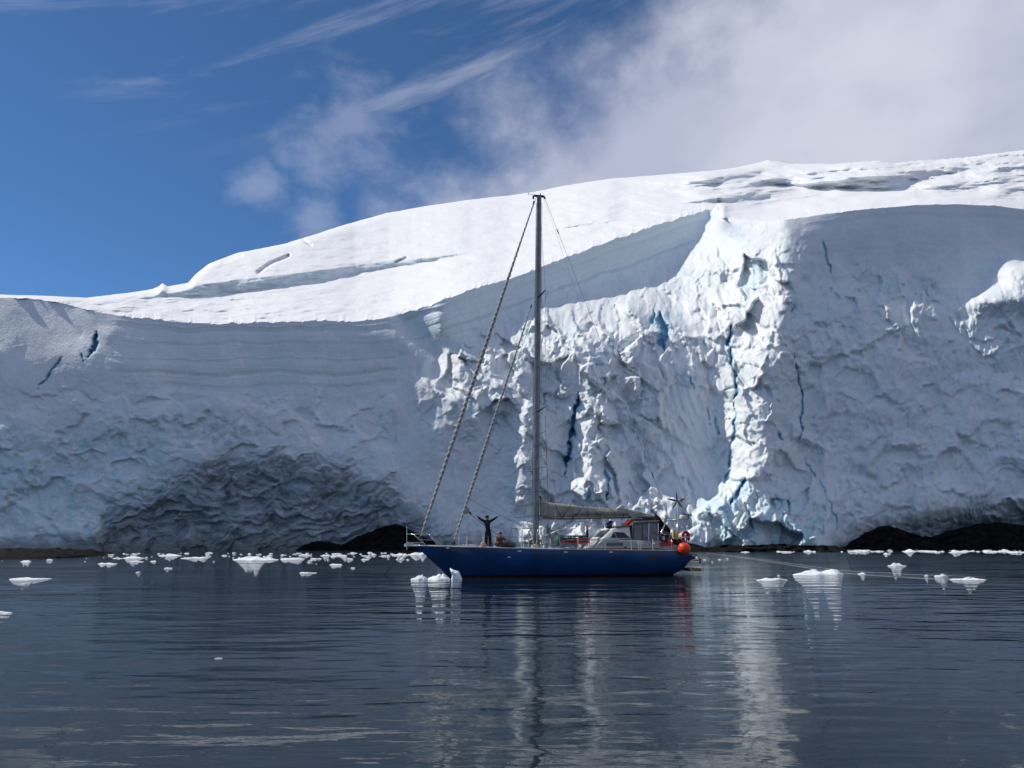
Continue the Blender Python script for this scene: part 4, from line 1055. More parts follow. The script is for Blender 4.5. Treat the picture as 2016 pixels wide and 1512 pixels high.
MB().box((L(1258, 1030, 0).x, 0, L(1258, 1023.5, 0).z), (.9, 1.5, .06)).build('shelter_top', M_black, shel)
# cockpit coaming and winches
MB().prism([(L(1302, 1070, -1.3).x, cz), (L(1302, 1070, -1.3).x, L(1302, 1071, -1.3).z), (L(1332, 1073, -1.3).x, L(1332, 1073, -1.3).z), (L(1336, 1073, -1.3).x, cz - .08)], -1.3, 1.3).build('cockpit_coaming', M_house, boat, bevel=.04)
for px, py, yy in ((1286, 1067, -1.3), (1232, 1080, -1.55), (1316, 1069, -1.2)):
    MB().lathe(L(px, py, yy), [(.11, -.12), (.09, -.04), (.09, .05), (.12, .09), (.05, .13)], 14).build('sheet_winch', M_steel, boat, smooth='auto')
for px in (1257.5, 1261.5):
    MB().tube([L(px, 1082, -1.85), L(px, 1064, -1.75)], .018, 6).build('gate_post', M_steel, boat)
# ---- stern arch with dome, wind generator
pA0, pA1 = L(1312, 1072, -.9), L(1331, 1023, -.7); pB0, pB1 = L(1351, 1071, -.7), L(1354, 1020, -.6)
for dy in (0, 1.4):
    MB().tube([pA0 + Vector((0, dy, 0)), pA1 + Vector((0, dy, 0))], .035, 8).build('arch_leg', M_steel, boat, smooth=True)
    MB().tube([pB0 + Vector((0, dy, 0)), pB1 + Vector((0, dy, 0))], .035, 8).build('arch_leg', M_steel, boat, smooth=True)
MB().tube([L(1328, 1023.5, -.7), L(1357, 1020.5, -.6)], .035, 8).tube([L(1328, 1023.5, .7), L(1357, 1020.5, .7)], .035, 8).tube([pA1, pA1 + Vector((0, 1.4, 0))], .03, 8).tube([pB1, pB1 + Vector((0, 1.3, 0))], .03, 8).build('arch_crossbar', M_alu, boat, smooth=True)
MB().tube([L(1318, 1058, -.82), L(1329, 1030, -.75)], .03, 6).build('arch_brace', M_white, boat)
c = L(1344.5, 1017, -.5)
dome = MB().lathe(c, [(.17, -.14), (.20, -.08), (.20, .02), (.16, .10)], 16).build('antenna_dome', M_white, boat, smooth='auto')
MB().lathe(c + Vector((.05, 0, .10)), [(.17, 0), (.18, .03), (.12, .07)], 16).build('dome_lid', M_black, dome, smooth='auto')
MB().lathe(L(1351, 1015, -.5), [(.07, -.08), (.09, -.02), (.07, .06), (.02, .1)], 12).build('stern_light', M_white, boat, smooth='auto')
mb = MB(); c = L(1358, 1014.5, -.6); mb.tube([L(1355.5, 1020, -.6), L(1356, 1011, -.6)], .03, 6).box(c, (.22, .07, .07)).box(c + Vector((.06, 0, .08)), (.08, .06, .06)); mb.build('camera_mount', M_black, boat)
MB().tube([L(1354, 1028, -.6), L(1353, 1040, -.6)], .07, 8).build('arch_clamp', M_alu, boat)
g0, g1 = L(1334.5, 1021, -.65), L(1332.5, 988, -.65)
MB().tube([g0, g1], .028, 8).build('wind_generator_pole', M_steel, boat)
hub = L(1333, 986, -.65)
wg = MB().ell(hub + Vector((.10, .03, .02)), (.16, .08, .08)).build('wind_generator', M_white, boat, smooth=True)
MB().ell(hub, (.06, .06, .06), 10, 8).build('hub', M_black, wg, smooth=True)
for ex, ey in ((1313.5, 982), (1331, 968), (1348.5, 981), (1323, 1002), (1343, 999)):
    e = L(ex, ey, -.70); d = (e - hub); nrm = d.cross(Vector((0, 1, 0))).normalized()
    mb = MB(); V = []
    for t, wd in ((.08, .035), (.3, .065), (.7, .05), (1, .022)):
        c = hub + d * t
        for q in (nrm * wd, Vector((0, .012, 0)), -nrm * wd, Vector((0, -.012, 0))): V.append(c + q)
    mb.add(V, [(i * 4 + k, i * 4 + (k + 1) % 4, i * 4 + 4 + (k + 1) % 4, i * 4 + 4 + k) for i in range(3) for k in range(4)] + [(3, 2, 1, 0), (12, 13, 14, 15)])
    mb.build('blade', M_saild, wg, smooth=True)
t0 = L(1337.5, 984.5, -.5)
MB().prism([(t0.x - .07, t0.z - .04), (t0.x + .12, t0.z - .09), (t0.x + .17, t0.z + .05), (t0.x + .02, t0.z + .10)], -.52, -.49).build('tail_fin', M_redc, wg)
# stern rail
for sgn in (-1, 1):
    pts = [L(1322, 1083, sgn * 1.5), L(1322, 1060, sgn * 1.5), L(1345, 1060.5, sgn * 1.15), L(1358, 1062, sgn * .6)]
    pts[0].z = sheer(pts[0].x) + .03
    MB().tube(pts, .02, 8).build('stern_rail', M_steel, boat, smooth=True)
    q = L(1346, 1061, sgn * 1.1); MB().tube([q, Vector((q.x - .05, q.y, sheer(q.x) + .02))], .02, 8).build('stern_rail_post', M_steel, boat)
MB().tube([L(1358, 1062, -.6), L(1361, 1062, 0), L(1358, 1062, .6)], .02, 8).build('stern_rail', M_steel, boat, smooth=True)
for a_, b_ in (((1351, 1030, -.6), (1390, 1084, .4)), ((1356, 1040, -.6), (1379, 1078, .2))):
    MB().tube([L(*a_), L(*b_)], .008, 4).build('stern_line', M_rope, boat)
# ------------------------------------------------------------------ things aboard
def thing(name, lp, label, cat, group=None):
    o = empty(name, lp); tag(o, label, cat, group); return o
def put(mb, name, m, parent, lp, **kw):
    """mesh written in yacht coordinates, stored relative to its thing's base"""
    lp = Vector(lp); mb.v = [tuple(Vector(p) - lp) for p in mb.v]
    return mb.build(name, m, parent, **kw)
def solo(mb, name, m, lp, label, cat, group=None, **kw):
    lp = Vector(lp); mb.v = [tuple(Vector(p) - lp) for p in mb.v]
    o = mb.build(name, m, None, **kw); o.location = bO + bx * lp.x + by * lp.y + Vector((0, 0, lp.z)); o.rotation_euler = (0, 0, YAW)
    return tag(o, label, cat, group)

# orange ball fender on the quarter
c = L(1347, 1080, -1.78); r = .345
f = thing('ball_fender', c, 'large round orange ball fender hanging over the stern quarter', 'fender')
put(MB().ell(c, (r, r, r * 1.02), 22, 16, lambda q: 1 - .10 * max(0, q.z - .8) * 4), 'ball', M_orange, f, c, smooth=True)
put(MB().lathe(c + Vector((0, 0, r * .96)), [(.085, -.03), (.085, .05), (.05, .09)], 12), 'eye', M_black, f, c, smooth='auto')
put(MB().tube([c + Vector((0, 0, r)), L(1348, 1061, -1.1)], .013, 6), 'line', M_rope, f, c)
# horseshoe lifebuoy
c = L(1350, 1056, -1.18); R_ = .165
f = thing('horseshoe_lifebuoy', c, 'red horseshoe lifebuoy on the stern rail above the orange fender', 'lifebuoy')
pts = [c + Vector((-R_ * .92, 0, -.24)), c + Vector((-R_ * 1.02, 0, -.10))] + [c + Vector((-R_ * math.cos(t), 0, .06 + R_ * math.sin(t))) for t in np.linspace(0, math.pi, 11)] + [c + Vector((R_ * 1.02, 0, -.10)), c + Vector((R_ * .92, 0, -.24))]
put(MB().tube(pts, [.06] + [.085] * 13 + [.06], 12), 'float', M_redc, f, c, smooth='auto')
for s_ in (-1, 1): put(MB().tube([c + Vector((s_ * R_ * 1.02, 0, -.06)), c + Vector((s_ * R_ * 1.02, 0, -.02))], .092, 12), 'band', M_white, f, c)
put(MB().tube([c + Vector((-R_ * .8, .02, -.22)), c + Vector((0, .03, -.30)), c + Vector((R_ * .8, .02, -.22))], .012, 5), 'strap', M_white, f, c)
# yellow sling bag
c = L(1329.5, 1054, -1.35)
f = thing('rescue_sling_bag', c, 'yellow rescue sling bag hanging on the stern rail beside the red lifebuoy', 'bag')
put(MB().ell(c + Vector((.08, 0, .0)), (.12, .10, .26), 12, 10, lambda q: 1 + .06 * math.sin(9 * q.z)), 'bag', M_yellow, f, c, smooth=True)
put(MB().ell(c + Vector((-.12, .02, .02)), (.075, .08, .25), 12, 10), 'side_roll', mat('pale_yellow_cloth', (.66, .58, .36), .85), f, c, smooth=True)
put(MB().tube([c + Vector((-.1, 0, .2)), c + Vector((0, 0, .30)), c + Vector((.1, 0, .22))], .02, 6), 'handle', M_black, f, c)
# jerry cans
def jerry(px0, px1, py0, py1, ly, m, label):
    a = L(px0, py0, ly); b_ = L(px1, py1, ly); w, h = abs(b_.x - a.x), abs(a.z - b_.z); c = Vector(((a.x + b_.x) / 2, ly, b_.z))
    f = thing('jerry_can', c, label, 'jerry can', 'red fuel cans at the stern')
    body = put(MB().prism([(c.x - w / 2, c.z), (c.x + w / 2, c.z), (c.x + w / 2, c.z + h * .74), (c.x + w * .28, c.z + h * .88), (c.x - w / 2, c.z + h * .88)], ly - .10, ly + .10), 'body', m, f, c, bevel=.02)
    put(MB().lathe((c.x + w * .36, ly, c.z + h * .80), [(.03, 0), (.035, .07), (.02, .09)], 10), 'cap', M_black, f, c)
    put(MB().tube([(c.x - w * .34, ly, c.z + h * .87), (c.x - w * .28, ly, c.z + h), (c.x + w * .12, ly, c.z + h), (c.x + w * .18, ly, c.z + h * .87)], .018, 6), 'handle', m, f, c)
jerry(1313.5, 1324.5, 1060.5, 1074, -1.33, M_red, 'bright red jerry can standing under the yellow bag at the stern')
jerry(1300, 1312, 1066.5, 1075, -1.34, mat('dark_red_plastic', (.24, .014, .014), .55), 'low dark red jerry can beside the cockpit shelter')
# outboard motor
c = L(1309, 1066, -1.2)
f = thing('outboard_motor', c, 'black outboard motor stowed at the stern behind the cockpit shelter', 'outboard motor')
h = L(1309, 1052, -1.2).z - c.z
put(MB().ell(c + Vector((.02, 0, h * .95)), (.27, .15, .16), 14, 10, lambda q: 1 + .08 * math.cos(3 * q.x)), 'cowl', M_black, f, c, smooth=True)
put(MB().prism([(c.x - .06, c.z - .20), (c.x + .09, c.z - .20), (c.x + .12, c.z + h * .8), (c.x - .10, c.z + h * .8)], -1.26, -1.14), 'leg', M_black, f, c, bevel=.02)
put(MB().box(c + Vector((-.10, 0, h * .45)), (.12, .24, .20)), 'clamp', M_alu, f, c, bevel=.01)
put(MB().tube([c + Vector((-.12, 0, h * .9)), c + Vector((-.42, -.02, h * 1.05))], .022, 6), 'tiller', M_black, f, c)
put(MB().prism([(c.x - .12, c.z + h * .92), (c.x + .06, c.z + h * .98), (c.x + .06, c.z + h * 1.06), (c.x - .10, c.z + h * 1.03)], -1.365, -1.345), 'decal', M_white, f, c)

# crates on the side deck
def crate(px0, px1, py0, py1, ly, depth, m, label, rails=3):
    a = L(px0, py0, ly); b_ = L(px1, py1, ly); w, h = abs(b_.x - a.x), abs(a.z - b_.z); c = Vector(((a.x + b_.x) / 2, ly + depth / 2, b_.z))
    f = thing('deck_crate', c, label, 'crate', 'crates lashed on the side deck')
    t = .025
    for sx in (-1, 1):
        for sy in (-1, 1):
            put(MB().box(c + Vector((sx * (w / 2 - t / 2), sy * (depth / 2 - t / 2), h / 2)), (t, t, h)), 'corner_post', m, f, c)
    for i in range(rails):
        z = t / 2 + (h - t) * i / (rails - 1); hh = h / rails * .62 if i else t
        if i == rails - 1: z = h - hh / 2
        for sy in (-1, 1): put(MB().box(c + Vector((0, sy * (depth / 2 - .008), max(z, hh / 2))), (w - 2 * t, .014, hh)), 'slat', m, f, c)
        for sx in (-1, 1): put(MB().box(c + Vector((sx * (w / 2 - .008), 0, max(z, hh / 2))), (.014, depth - 2 * t, hh)), 'slat', m, f, c)
    put(MB().box(c + Vector((0, 0, .012)), (w - .03, depth - .03, .02)), 'floor', m, f, c)
    return c, w, h
dz = lambda px, ly: deckz(L(px, 1078, ly).x)
crate(1137, 1161, 1060, 1075.5, -1.15, .62, M_red, 'bright red slatted crate on the side deck in front of the pilothouse')
crate(1113, 1136, 1063, 1074, -1.2, .55, mat('dull_red_plastic', (.20, .022, .018), .6), 'dull red low crate next to the bright red crate on deck')
c_, w_, h_ = crate(1106, 1155, 1054, 1072, -.45, .8, M_green, 'long dark green mesh crate behind the red crates on deck', 4)
rr_ = random.Random(4)
for i in range(9):
    p = c_ + Vector(((i // 3 - 1) * w_ * .32 + (i % 3 - 1) * w_ * .06, rr_.uniform(-.2, .2), h_ * rr_.uniform(.55, .8)))
    solo(MB().tube([p + Vector((.10 * math.cos(t), .10 * math.sin(t), .02 * math.sin(3 * t))) for t in np.linspace(0, 2 * math.pi, 13)], .03, 6), 'rope_coil', [M_rope, M_green, M_redc][i % 3], p, 'small %s rope coil, %s in the long green deck crate' % (['dark', 'green', 'red'][i % 3], ['leftmost', 'middle', 'rightmost'][i // 3]), 'rope', 'rope coils in the green crate', smooth=True)
c = L(1098.5, 1071, -.9)
solo(MB().ell(c + Vector((0, 0, .18)), (.17, .26, .27), 16, 12, lambda q: 1 + .10 * math.sin(7 * q.x + 3 * q.z) + .07 * math.sin(11 * q.y - 5 * q.z)), 'tarpaulin_bundle', mat('teal_tarpaulin', (.03, .115, .10), .7, 0, .3, .25, 7), c, 'teal green tarpaulin bundle on deck just behind the mast', 'tarpaulin', smooth=True)
# marker pole with orange tip
c = L(1156.5, 1074, -.8); zt = L(1156.5, 1034, -.8).z; zm = L(1156.5, 1043, -.8).z; zf = L(1156.5, 1058, -.8).z
f = thing('marker_pole', c, 'dark man-overboard pole with orange tip standing by the red crate', 'pole')
put(MB().tube([c, (c.x, c.y, zf)], .025, 8), 'shaft', M_black, f, c); put(MB().lathe((c.x, c.y, zf), [(.05, 0), (.075, .08), (.075, .30), (.05, zm - zf)], 12), 'float', M_black, f, c, smooth='auto')
put(MB().lathe((c.x, c.y, zm), [(.05, 0), (.06, .05), (.055, zt - zm - .03), (.03, zt - zm)], 12), 'tip', mat('faded_orange', (.62, .13, .05), .6), f, c, smooth='auto')
# foredeck: rope pile, dark bundle
c = L(951, 1078, -1.25); c.z = deckz(c.x)
mb = MB()
f = thing('rope_pile', c, 'loose pile of pinkish orange rope at the standing person\'s feet', 'rope')
for i in range(5):
    rad = .17 - .02 * i
    put(MB().tube([c + Vector((rad * math.cos(t) + .02 * math.sin(2 * t + i), rad * .8 * math.sin(t), .03 + .045 * i + .015 * math.sin(3 * t + i))) for t in np.linspace(0, 2 * math.pi, 17)], .026, 6), 'loop', mat('faded_pink_rope', (.55, .32, .22), .85) if i % 2 else mat('cream_rope', (.58, .50, .40), .85), f, c, smooth=True)
c = L(1001, 1076.5, -.6); c.z = deckz(c.x)
solo(MB().ell(c + Vector((0, 0, .12)), (.42, .55, .20), 20, 12, lambda q: 1 + .05 * math.sin(6 * q.x + 2 * q.y) + .05 * math.sin(9 * q.y - 3 * q.x)), 'folded_dinghy', mat('charcoal_hypalon', (.022, .030, .034), .6, 0, .4, .3, 5), c, 'low dark folded dinghy lying on deck ahead of the mast', 'dinghy', smooth=True)
# red bag and dark gear on the pilothouse
pg = [L(1228.5, 1034.5, -.5), L(1238, 1025, -.5), L(1242, 1021.5, -.5), L(1247, 1024, -.5), L(1245.5, 1030, -.5), L(1235, 1035, -.5)]
c = sum(pg, Vector()) / 6; c.z = pg[0].z
solo(MB().prism([(p.x, p.z) for p in pg], -.62, -.18), 'red_bag', M_redc, c, 'red cloth bag wedged on the pilothouse roof under the boom end', 'bag', bevel=.05)
pg = [L(1230, 1036, -.45), L(1244, 1031, -.45), L(1251, 1026, -.45), L(1246, 1033, -.45), L(1238, 1037, -.45)]
c = sum(pg, Vector()) / 5; c.z = pg[0].z
solo(MB().prism([(p.x, p.z) for p in pg], -.72, -.63), 'white_board', M_white, c, 'white curved board below the red bag on the pilothouse roof', 'board', bevel=.02)
c = L(1200, 1041, -.3)
f = thing('searchlight', c, 'black searchlight with pale glass on the front of the pilothouse roof', 'searchlight')
put(MB().lathe(c + Vector((-.16, 0, .18)), [(.10, -.05), (.16, 0), (.17, .14), (.13, .24), (.06, .30)], 14, 'x'), 'lamp_body', M_black, f, c, smooth='auto')
put(MB().lathe(c + Vector((-.20, 0, .18)), [(.10, -.02), (.13, .02)], 14, 'x'), 'lamp_glass', mat('pale_glass', (.55, .56, .58), .15), f, c)
put(MB().ell(c + Vector((.10, .05, .36)), (.13, .11, .10), 12, 8), 'horn', M_black, f, c, smooth=True)
put(MB().tube([c + Vector((0, 0, -.06)), c + Vector((0, 0, .12))], .035, 8), 'bracket', M_alu, f, c)
put(MB().tube([c + Vector((.06, .02, .02)), c + Vector((.10, .05, .30))], .025, 8), 'stem', M_alu, f, c)
# anchor line from the bow roller into the water
aw = on_water(746, 1130); al = aw - bO; al = Vector((al.dot(bx), al.dot(by), -.3))
a0 = L(806, 1076)
MB().tube([a0, a0.lerp(al, .33) + Vector((0, 0, -.06)), a0.lerp(al, .66) + Vector((0, 0, -.06)), al], .016, 6).build('anchor_line', M_rope, boat)

# ------------------------------------------------------------------ people
def skin_body(name, joints, bones, root, mats, slot_fn, lp, extra=None):
    """joints: name -> (point, rx, ry); one continuous surface grown along the bones"""
    lp = Vector(lp); names = list(joints); idx = {n: i for i, n in enumerate(names)}
    me = bpy.data.meshes.new(name + '_skeleton'); me.from_pydata([Vector(joints[n][0]) - lp for n in names], [(idx[a], idx[b]) for a, b in bones], [])
    o = bpy.data.objects.new(name + '_skeleton', me); COL.objects.link(o)
    sk = o.modifiers.new('skin', 'SKIN'); sk.use_smooth_shade = True
    for i, n in enumerate(names):
        d = me.skin_vertices[0].data[i]; d.radius = (joints[n][1], joints[n][2]); d.use_root = (n == root)
    ss = o.modifiers.new('sub', 'SUBSURF'); ss.levels = 2; ss.render_levels = 2
    dg = bpy.context.evaluated_depsgraph_get(); dg.update()
    m2 = bpy.data.meshes.new_from_object(o.evaluated_get(dg))
    bpy.data.objects.remove(o, do_unlink=True)
    V = [tuple(v.co) for v in m2.vertices]; F = [tuple(p.vertices) for p in m2.polygons]
    mb = MB(); mb.add(V, F)
    mb.m = [slot_fn(sum((Vector(V[i]) for i in f), Vector()) / len(f) + lp) for f in F]
    if extra:
        for (m_i, fn) in extra:
            mb.slot(m_i); k0 = len(mb.v); fn(mb)
            for i in range(k0, len(mb.v)): mb.v[i] = tuple(Vector(mb.v[i]) - lp)
    return mb
M_skin = mat('skin', (.42, .24, .16), .55, 0, .4, .1, 12)
M_ink = mat('black_jacket', (.012, .013, .018), .8, 0, .2, .3, 8, .01, 25)
M_trs = mat('black_trousers', (.010, .010, .014), .85, 0, .2, .3, 8)
M_boot2 = mat('dark_boots', (.02, .022, .018), .6)
M_hair = mat('dark_hair', (.012, .009, .007), .7, 0, .3, .3, 30)
M_rust = mat('rust_jacket', (.17, .062, .022), .8, 0, .2, .25, 7, .01, 25)
M_olive = mat('dark_olive_trousers', (.03, .03, .026), .85, 0, .2, .25, 8)
def hand(mb, wrist, tipd, side, size=.19, curl=.25):
    """palm is part of the body; five unequal bent fingers, thumb off the side of the palm"""
    d = tipd.normalized(); s_ = side.normalized(); n_ = d.cross(s_).normalized()
    palm = wrist + d * size * .48
    for k, ln in enumerate((.80, .94, 1.0, .86)):
        b0 = palm + s_ * (k - 1.5) * .021; ln *= size * .46
        p1 = b0 + d * ln * .45 + s_ * (k - 1.5) * .006; p2 = p1 + (d + n_ * curl).normalized() * ln * .32; p3 = p2 + (d + n_ * curl * 2).normalized() * ln * .28
        mb.tube([b0 - d * .02, p1, p2, p3], [.0105, .010, .009, .007], 6)
    t0 = wrist + d * size * .22 - s_ * .03; t1 = t0 - s_ * .035 + d * .03; t2 = t1 - s_ * .012 + d * .035
    mb.tube([t0, t1, t2], [.014, .012, .009], 6)
def face(mb, c, fwd, r):
    f_ = fwd.normalized(); sd = Vector((0, 0, 1)).cross(f_).normalized()
    mb.slot(0)
    mb.add([c + f_ * r * .92 + Vector((0, 0, r * .12)), c + f_ * r * 1.22 - Vector((0, 0, r * .18)), c + f_ * r * .9 + sd * r * .18 - Vector((0, 0, r * .25)), c + f_ * r * .9 - sd * r * .18 - Vector((0, 0, r * .25))], [(0, 1, 2), (0, 3, 1), (1, 3, 2)])
    for s_ in (-1, 1): mb.ell(c + sd * s_ * r * .98 - Vector((0, 0, r * .05)), (r * .14, r * .20, r * .28), 8, 6)
    mb.slot(3)
    for s_ in (-1, 1): mb.ell(c + f_ * r * .90 + sd * s_ * r * .36 + Vector((0, 0, r * .08)), (r * .12, r * .10, r * .08), 8, 6)
    mb.ell(c + f_ * r * .88 - Vector((0, 0, r * .46)), (r * .30, r * .12, r * .06), 8, 6)

# standing person, arms flung up
ly = -.35; P = lambda px, py, dy=0.0: L(px, py, ly + dy)
ftz = deckz(P(961, 1077).x)
hc = P(959.2, 1020.2, -.02)
J = {'pelvis': (P(961, 1049.5), .185, .135), 'waist': (P(960.8, 1042), .175, .125), 'chest': (P(959.6, 1033), .195, .14), 'upper': (P(959.4, 1028), .15, .10),
     'neck': (P(959.3, 1024.6), .055, .06), 'chin': (P(959.2, 1022.2, -.02), .072, .085), 'skull': (P(959.2, 1019.4, -.01), .088, .10), 'crown': (P(959.2, 1017.4, .0), .07, .08)}
bones = [('pelvis', 'waist'), ('waist', 'chest'), ('chest', 'upper'), ('upper', 'neck'), ('neck', 'chin'), ('chin', 'skull'), ('skull', 'crown')]
for s_, hip, kn, an, toe, sh_, el, wr, pm in (('l', (957.8, 1053), (957.2, 1063), (957.2, 1073.5), (956.4, 1075.8), (954.4, 1026.5), (945.8, 1022.4), (940.6, 1017.2), (939, 1015.6)),
                                            ('r', (964.4, 1053), (964.9, 1063), (965.2, 1073.5), (966.2, 1075.8), (964.4, 1026.5), (972.2, 1022.2), (978.8, 1017.6), (980.4, 1016.2))):
    J['hip' + s_] = (P(*hip), .115, .115); J['knee' + s_] = (P(*kn, -.02), .09, .09); J['ankle' + s_] = (P(*an, .02), .075, .075); J['toe' + s_] = (P(*toe, -.16), .045, .04)
    J['sh' + s_] = (P(*sh_), .09, .085); J['el' + s_] = (P(*el, -.05), .068, .068); J['wr' + s_] = (P(*wr, -.08), .045, .045); J['pm' + s_] = (P(*pm, -.09), .042, .022)
    bones += [('pelvis', 'hip' + s_), ('hip' + s_, 'knee' + s_), ('knee' + s_, 'ankle' + s_), ('ankle' + s_, 'toe' + s_), ('upper', 'sh' + s_), ('sh' + s_, 'el' + s_), ('el' + s_, 'wr' + s_), ('wr' + s_, 'pm' + s_)]
for k in ('ankle', 'toe'):
    for s_ in 'lr':
        p, a_, b_ = J[k + s_]; J[k + s_] = (Vector((p.x, p.y, ftz + (.09 if k == 'ankle' else .04))), a_, b_)
zn = J['neck'][0].z; zw = J['wrl'][0].z; zk_ = J['pelvis'][0].z + .02
def slot_a(p):
    if p.z > zn + .01 and abs(p.x - hc.x) < .14: return 0
    if p.z > zw - .005 and abs(p.x - hc.x) > .4: return 0
    if p.z < ftz + .14: return 4
    return 1 if p.z > zk_ else 2
lp = Vector((P(961, 1077).x, ly, ftz))
ex = [(0, lambda mb: [hand(mb, J['wr' + s_][0], J['pm' + s_][0] - J['wr' + s_][0], Vector((0, 1, 0.3)) , .19, .2) for s_ in 'lr']), (0, lambda mb: face(mb, J['skull'][0] - Vector((0, 0, .03)), Vector((0, -1, .05)), .092))]
mb = skin_body('person', J, bones, 'pelvis', None, slot_a, lp, ex)
pa = mb.build('person', [M_skin, M_ink, M_trs, M_hair, M_boot2], None, smooth=True)
pa.location = bO + bx * lp.x + by * lp.y + Vector((0, 0, lp.z)); pa.rotation_euler = (0, 0, YAW)
tag(pa, 'person in black clothes standing on the foredeck with both arms raised wide', 'person')
put(MB().ell(J['skull'][0] + Vector((0, .02, .035)), (.108, .112, .10), 14, 10, lambda q: (1 + .05 * math.sin(9 * q.x) * math.sin(8 * q.y)) * (1.0 if q.z > -.35 or q.y > .1 else .82)), 'hair', M_hair, pa, lp, smooth=True)
# seated person, hands together before the chest
ly = -.75; ftz = deckz(P(984, 1078).x)
z0 = ftz; Q = lambda dx, dy, dz_: Vector((P(984.6, 1070).x + dx, ly + dy, z0 + dz_))
J = {'pelvis': (Q(0, .02, .13), .16, .13), 'waist': (Q(0, .03, .27), .145, .115), 'chest': (Q(0, .0, .42), .165, .125), 'upper': (Q(0, -.01, .50), .13, .10), 'neck': (Q(.0, -.03, .56), .055, .06),
     'chin': (Q(0, -.06, .61), .07, .08), 'skull': (Q(.01, -.06, .69), .085, .098), 'crown': (Q(.01, -.05, .745), .068, .078)}
bones = [('pelvis', 'waist'), ('waist', 'chest'), ('chest', 'upper'), ('upper', 'neck'), ('neck', 'chin'), ('chin', 'skull'), ('skull', 'crown')]
for s_, k in (('l', -1), ('r', 1)):
    J['hip' + s_] = (Q(k * .12, -.02, .12), .10, .095); J['knee' + s_] = (Q(k * .34, -.34, .17), .075, .075); J['ankle' + s_] = (Q(k * .02 - k * .10, -.46 + .06 * k, .08), .055, .055); J['toe' + s_] = (Q(-k * .20, -.50 + .06 * k, .06), .042, .036)
    J['sh' + s_] = (Q(k * .165, 0, .50), .075, .072); J['el' + s_] = (Q(k * .235, -.12, .36), .055, .055); J['wr' + s_] = (Q(k * .06, -.27, .50), .036, .036); J['pm' + s_] = (Q(k * .035, -.27, .56), .04, .024)
    bones += [('pelvis', 'hip' + s_), ('hip' + s_, 'knee' + s_), ('knee' + s_, 'ankle' + s_), ('ankle' + s_, 'toe' + s_), ('upper', 'sh' + s_), ('sh' + s_, 'el' + s_), ('el' + s_, 'wr' + s_), ('wr' + s_, 'pm' + s_)]
zn = J['neck'][0].z; hcx = J['skull'][0]
def slot_b(p):
    if p.z > zn + .015 and (p - hcx).length < .2 and p.y > ly - .2: return 0
    if (p.y < ly - .24 and p.z > z0 + .50): return 0
    if p.y < ly - .44 and p.z < z0 + .14 and False: return 4
    return 1 if p.z > z0 + .22 and p.y > ly - .30 and abs(p.x - hcx.x) < .32 else (1 if p.z > z0 + .30 else 2)
lp = Q(0, 0, 0)
ex = [(0, lambda mb: [hand(mb, J['wr' + s_][0], J['pm' + s_][0] - J['wr' + s_][0], Vector((1 if s_ == 'l' else -1, 0, 0)), .17, .5) for s_ in 'lr']), (0, lambda mb: face(mb, J['skull'][0] - Vector((0, 0, .03)), Vector((-.25, -1, -.05)), .09))]
mb = skin_body('person', J, bones, 'pelvis', None, slot_b, lp, ex)
pb_ = mb.build('person', [M_skin, M_rust, M_olive, M_hair, M_boot2], None, smooth=True)
pb_.location = bO + bx * lp.x + by * lp.y + Vector((0, 0, lp.z)); pb_.rotation_euler = (0, 0, YAW)
tag(pb_, 'person in rust brown jacket sitting on the foredeck with hands raised to the chest', 'person')
put(MB().ell(J['skull'][0] + Vector((.0, .025, .03)), (.104, .108, .095), 14, 10, lambda q: (1 + .05 * math.sin(9 * q.x) * math.sin(8 * q.y)) * (1.0 if q.z > -.35 or q.y > .1 else .82)), 'hair', mat('brown_hair', (.05, .022, .010), .7, 0, .3, .3, 30), pb_, lp, smooth=True)

# ------------------------------------------------------------------ dark rock at the foot of the ice
def rock_material():
    m = bpy.data.materials.new('wet_dark_rock'); m.use_nodes = True
    g = NT(m.node_tree); b = m.node_tree.nodes['Principled BSDF']
    t = g.n('ShaderNodeTexCoord')
    n1 = g.n('ShaderNodeTexNoise', ins={'Scale': 0.8, 'Detail': 7.0, 'Roughness': 0.65}); g.link(t.outputs['Object'], n1.inputs['Vector'])
    g.link(g.mix(g.smooth(n1.outputs['Fac'], .35, .65), (.003, .003, .0035, 1), (.011, .0105, .010, 1)), b.inputs['Base Color'])
    b.inputs['Roughness'].default_value = .85; b.inputs['Specular IOR Level'].default_value = .12
    n2 = g.n('ShaderNodeTexNoise', ins={'Scale': 2.5, 'Detail': 8.0, 'Roughness': 0.7}); g.link(t.outputs['Object'], n2.inputs['Vector'])
    bp = g.n('ShaderNodeBump', ins={'Strength': 1.0, 'Distance': .25}); g.link(n2.outputs['Fac'], bp.inputs['Height']); g.link(bp.outputs['Normal'], b.inputs['Normal'])
    return m
M_rock = rock_material()
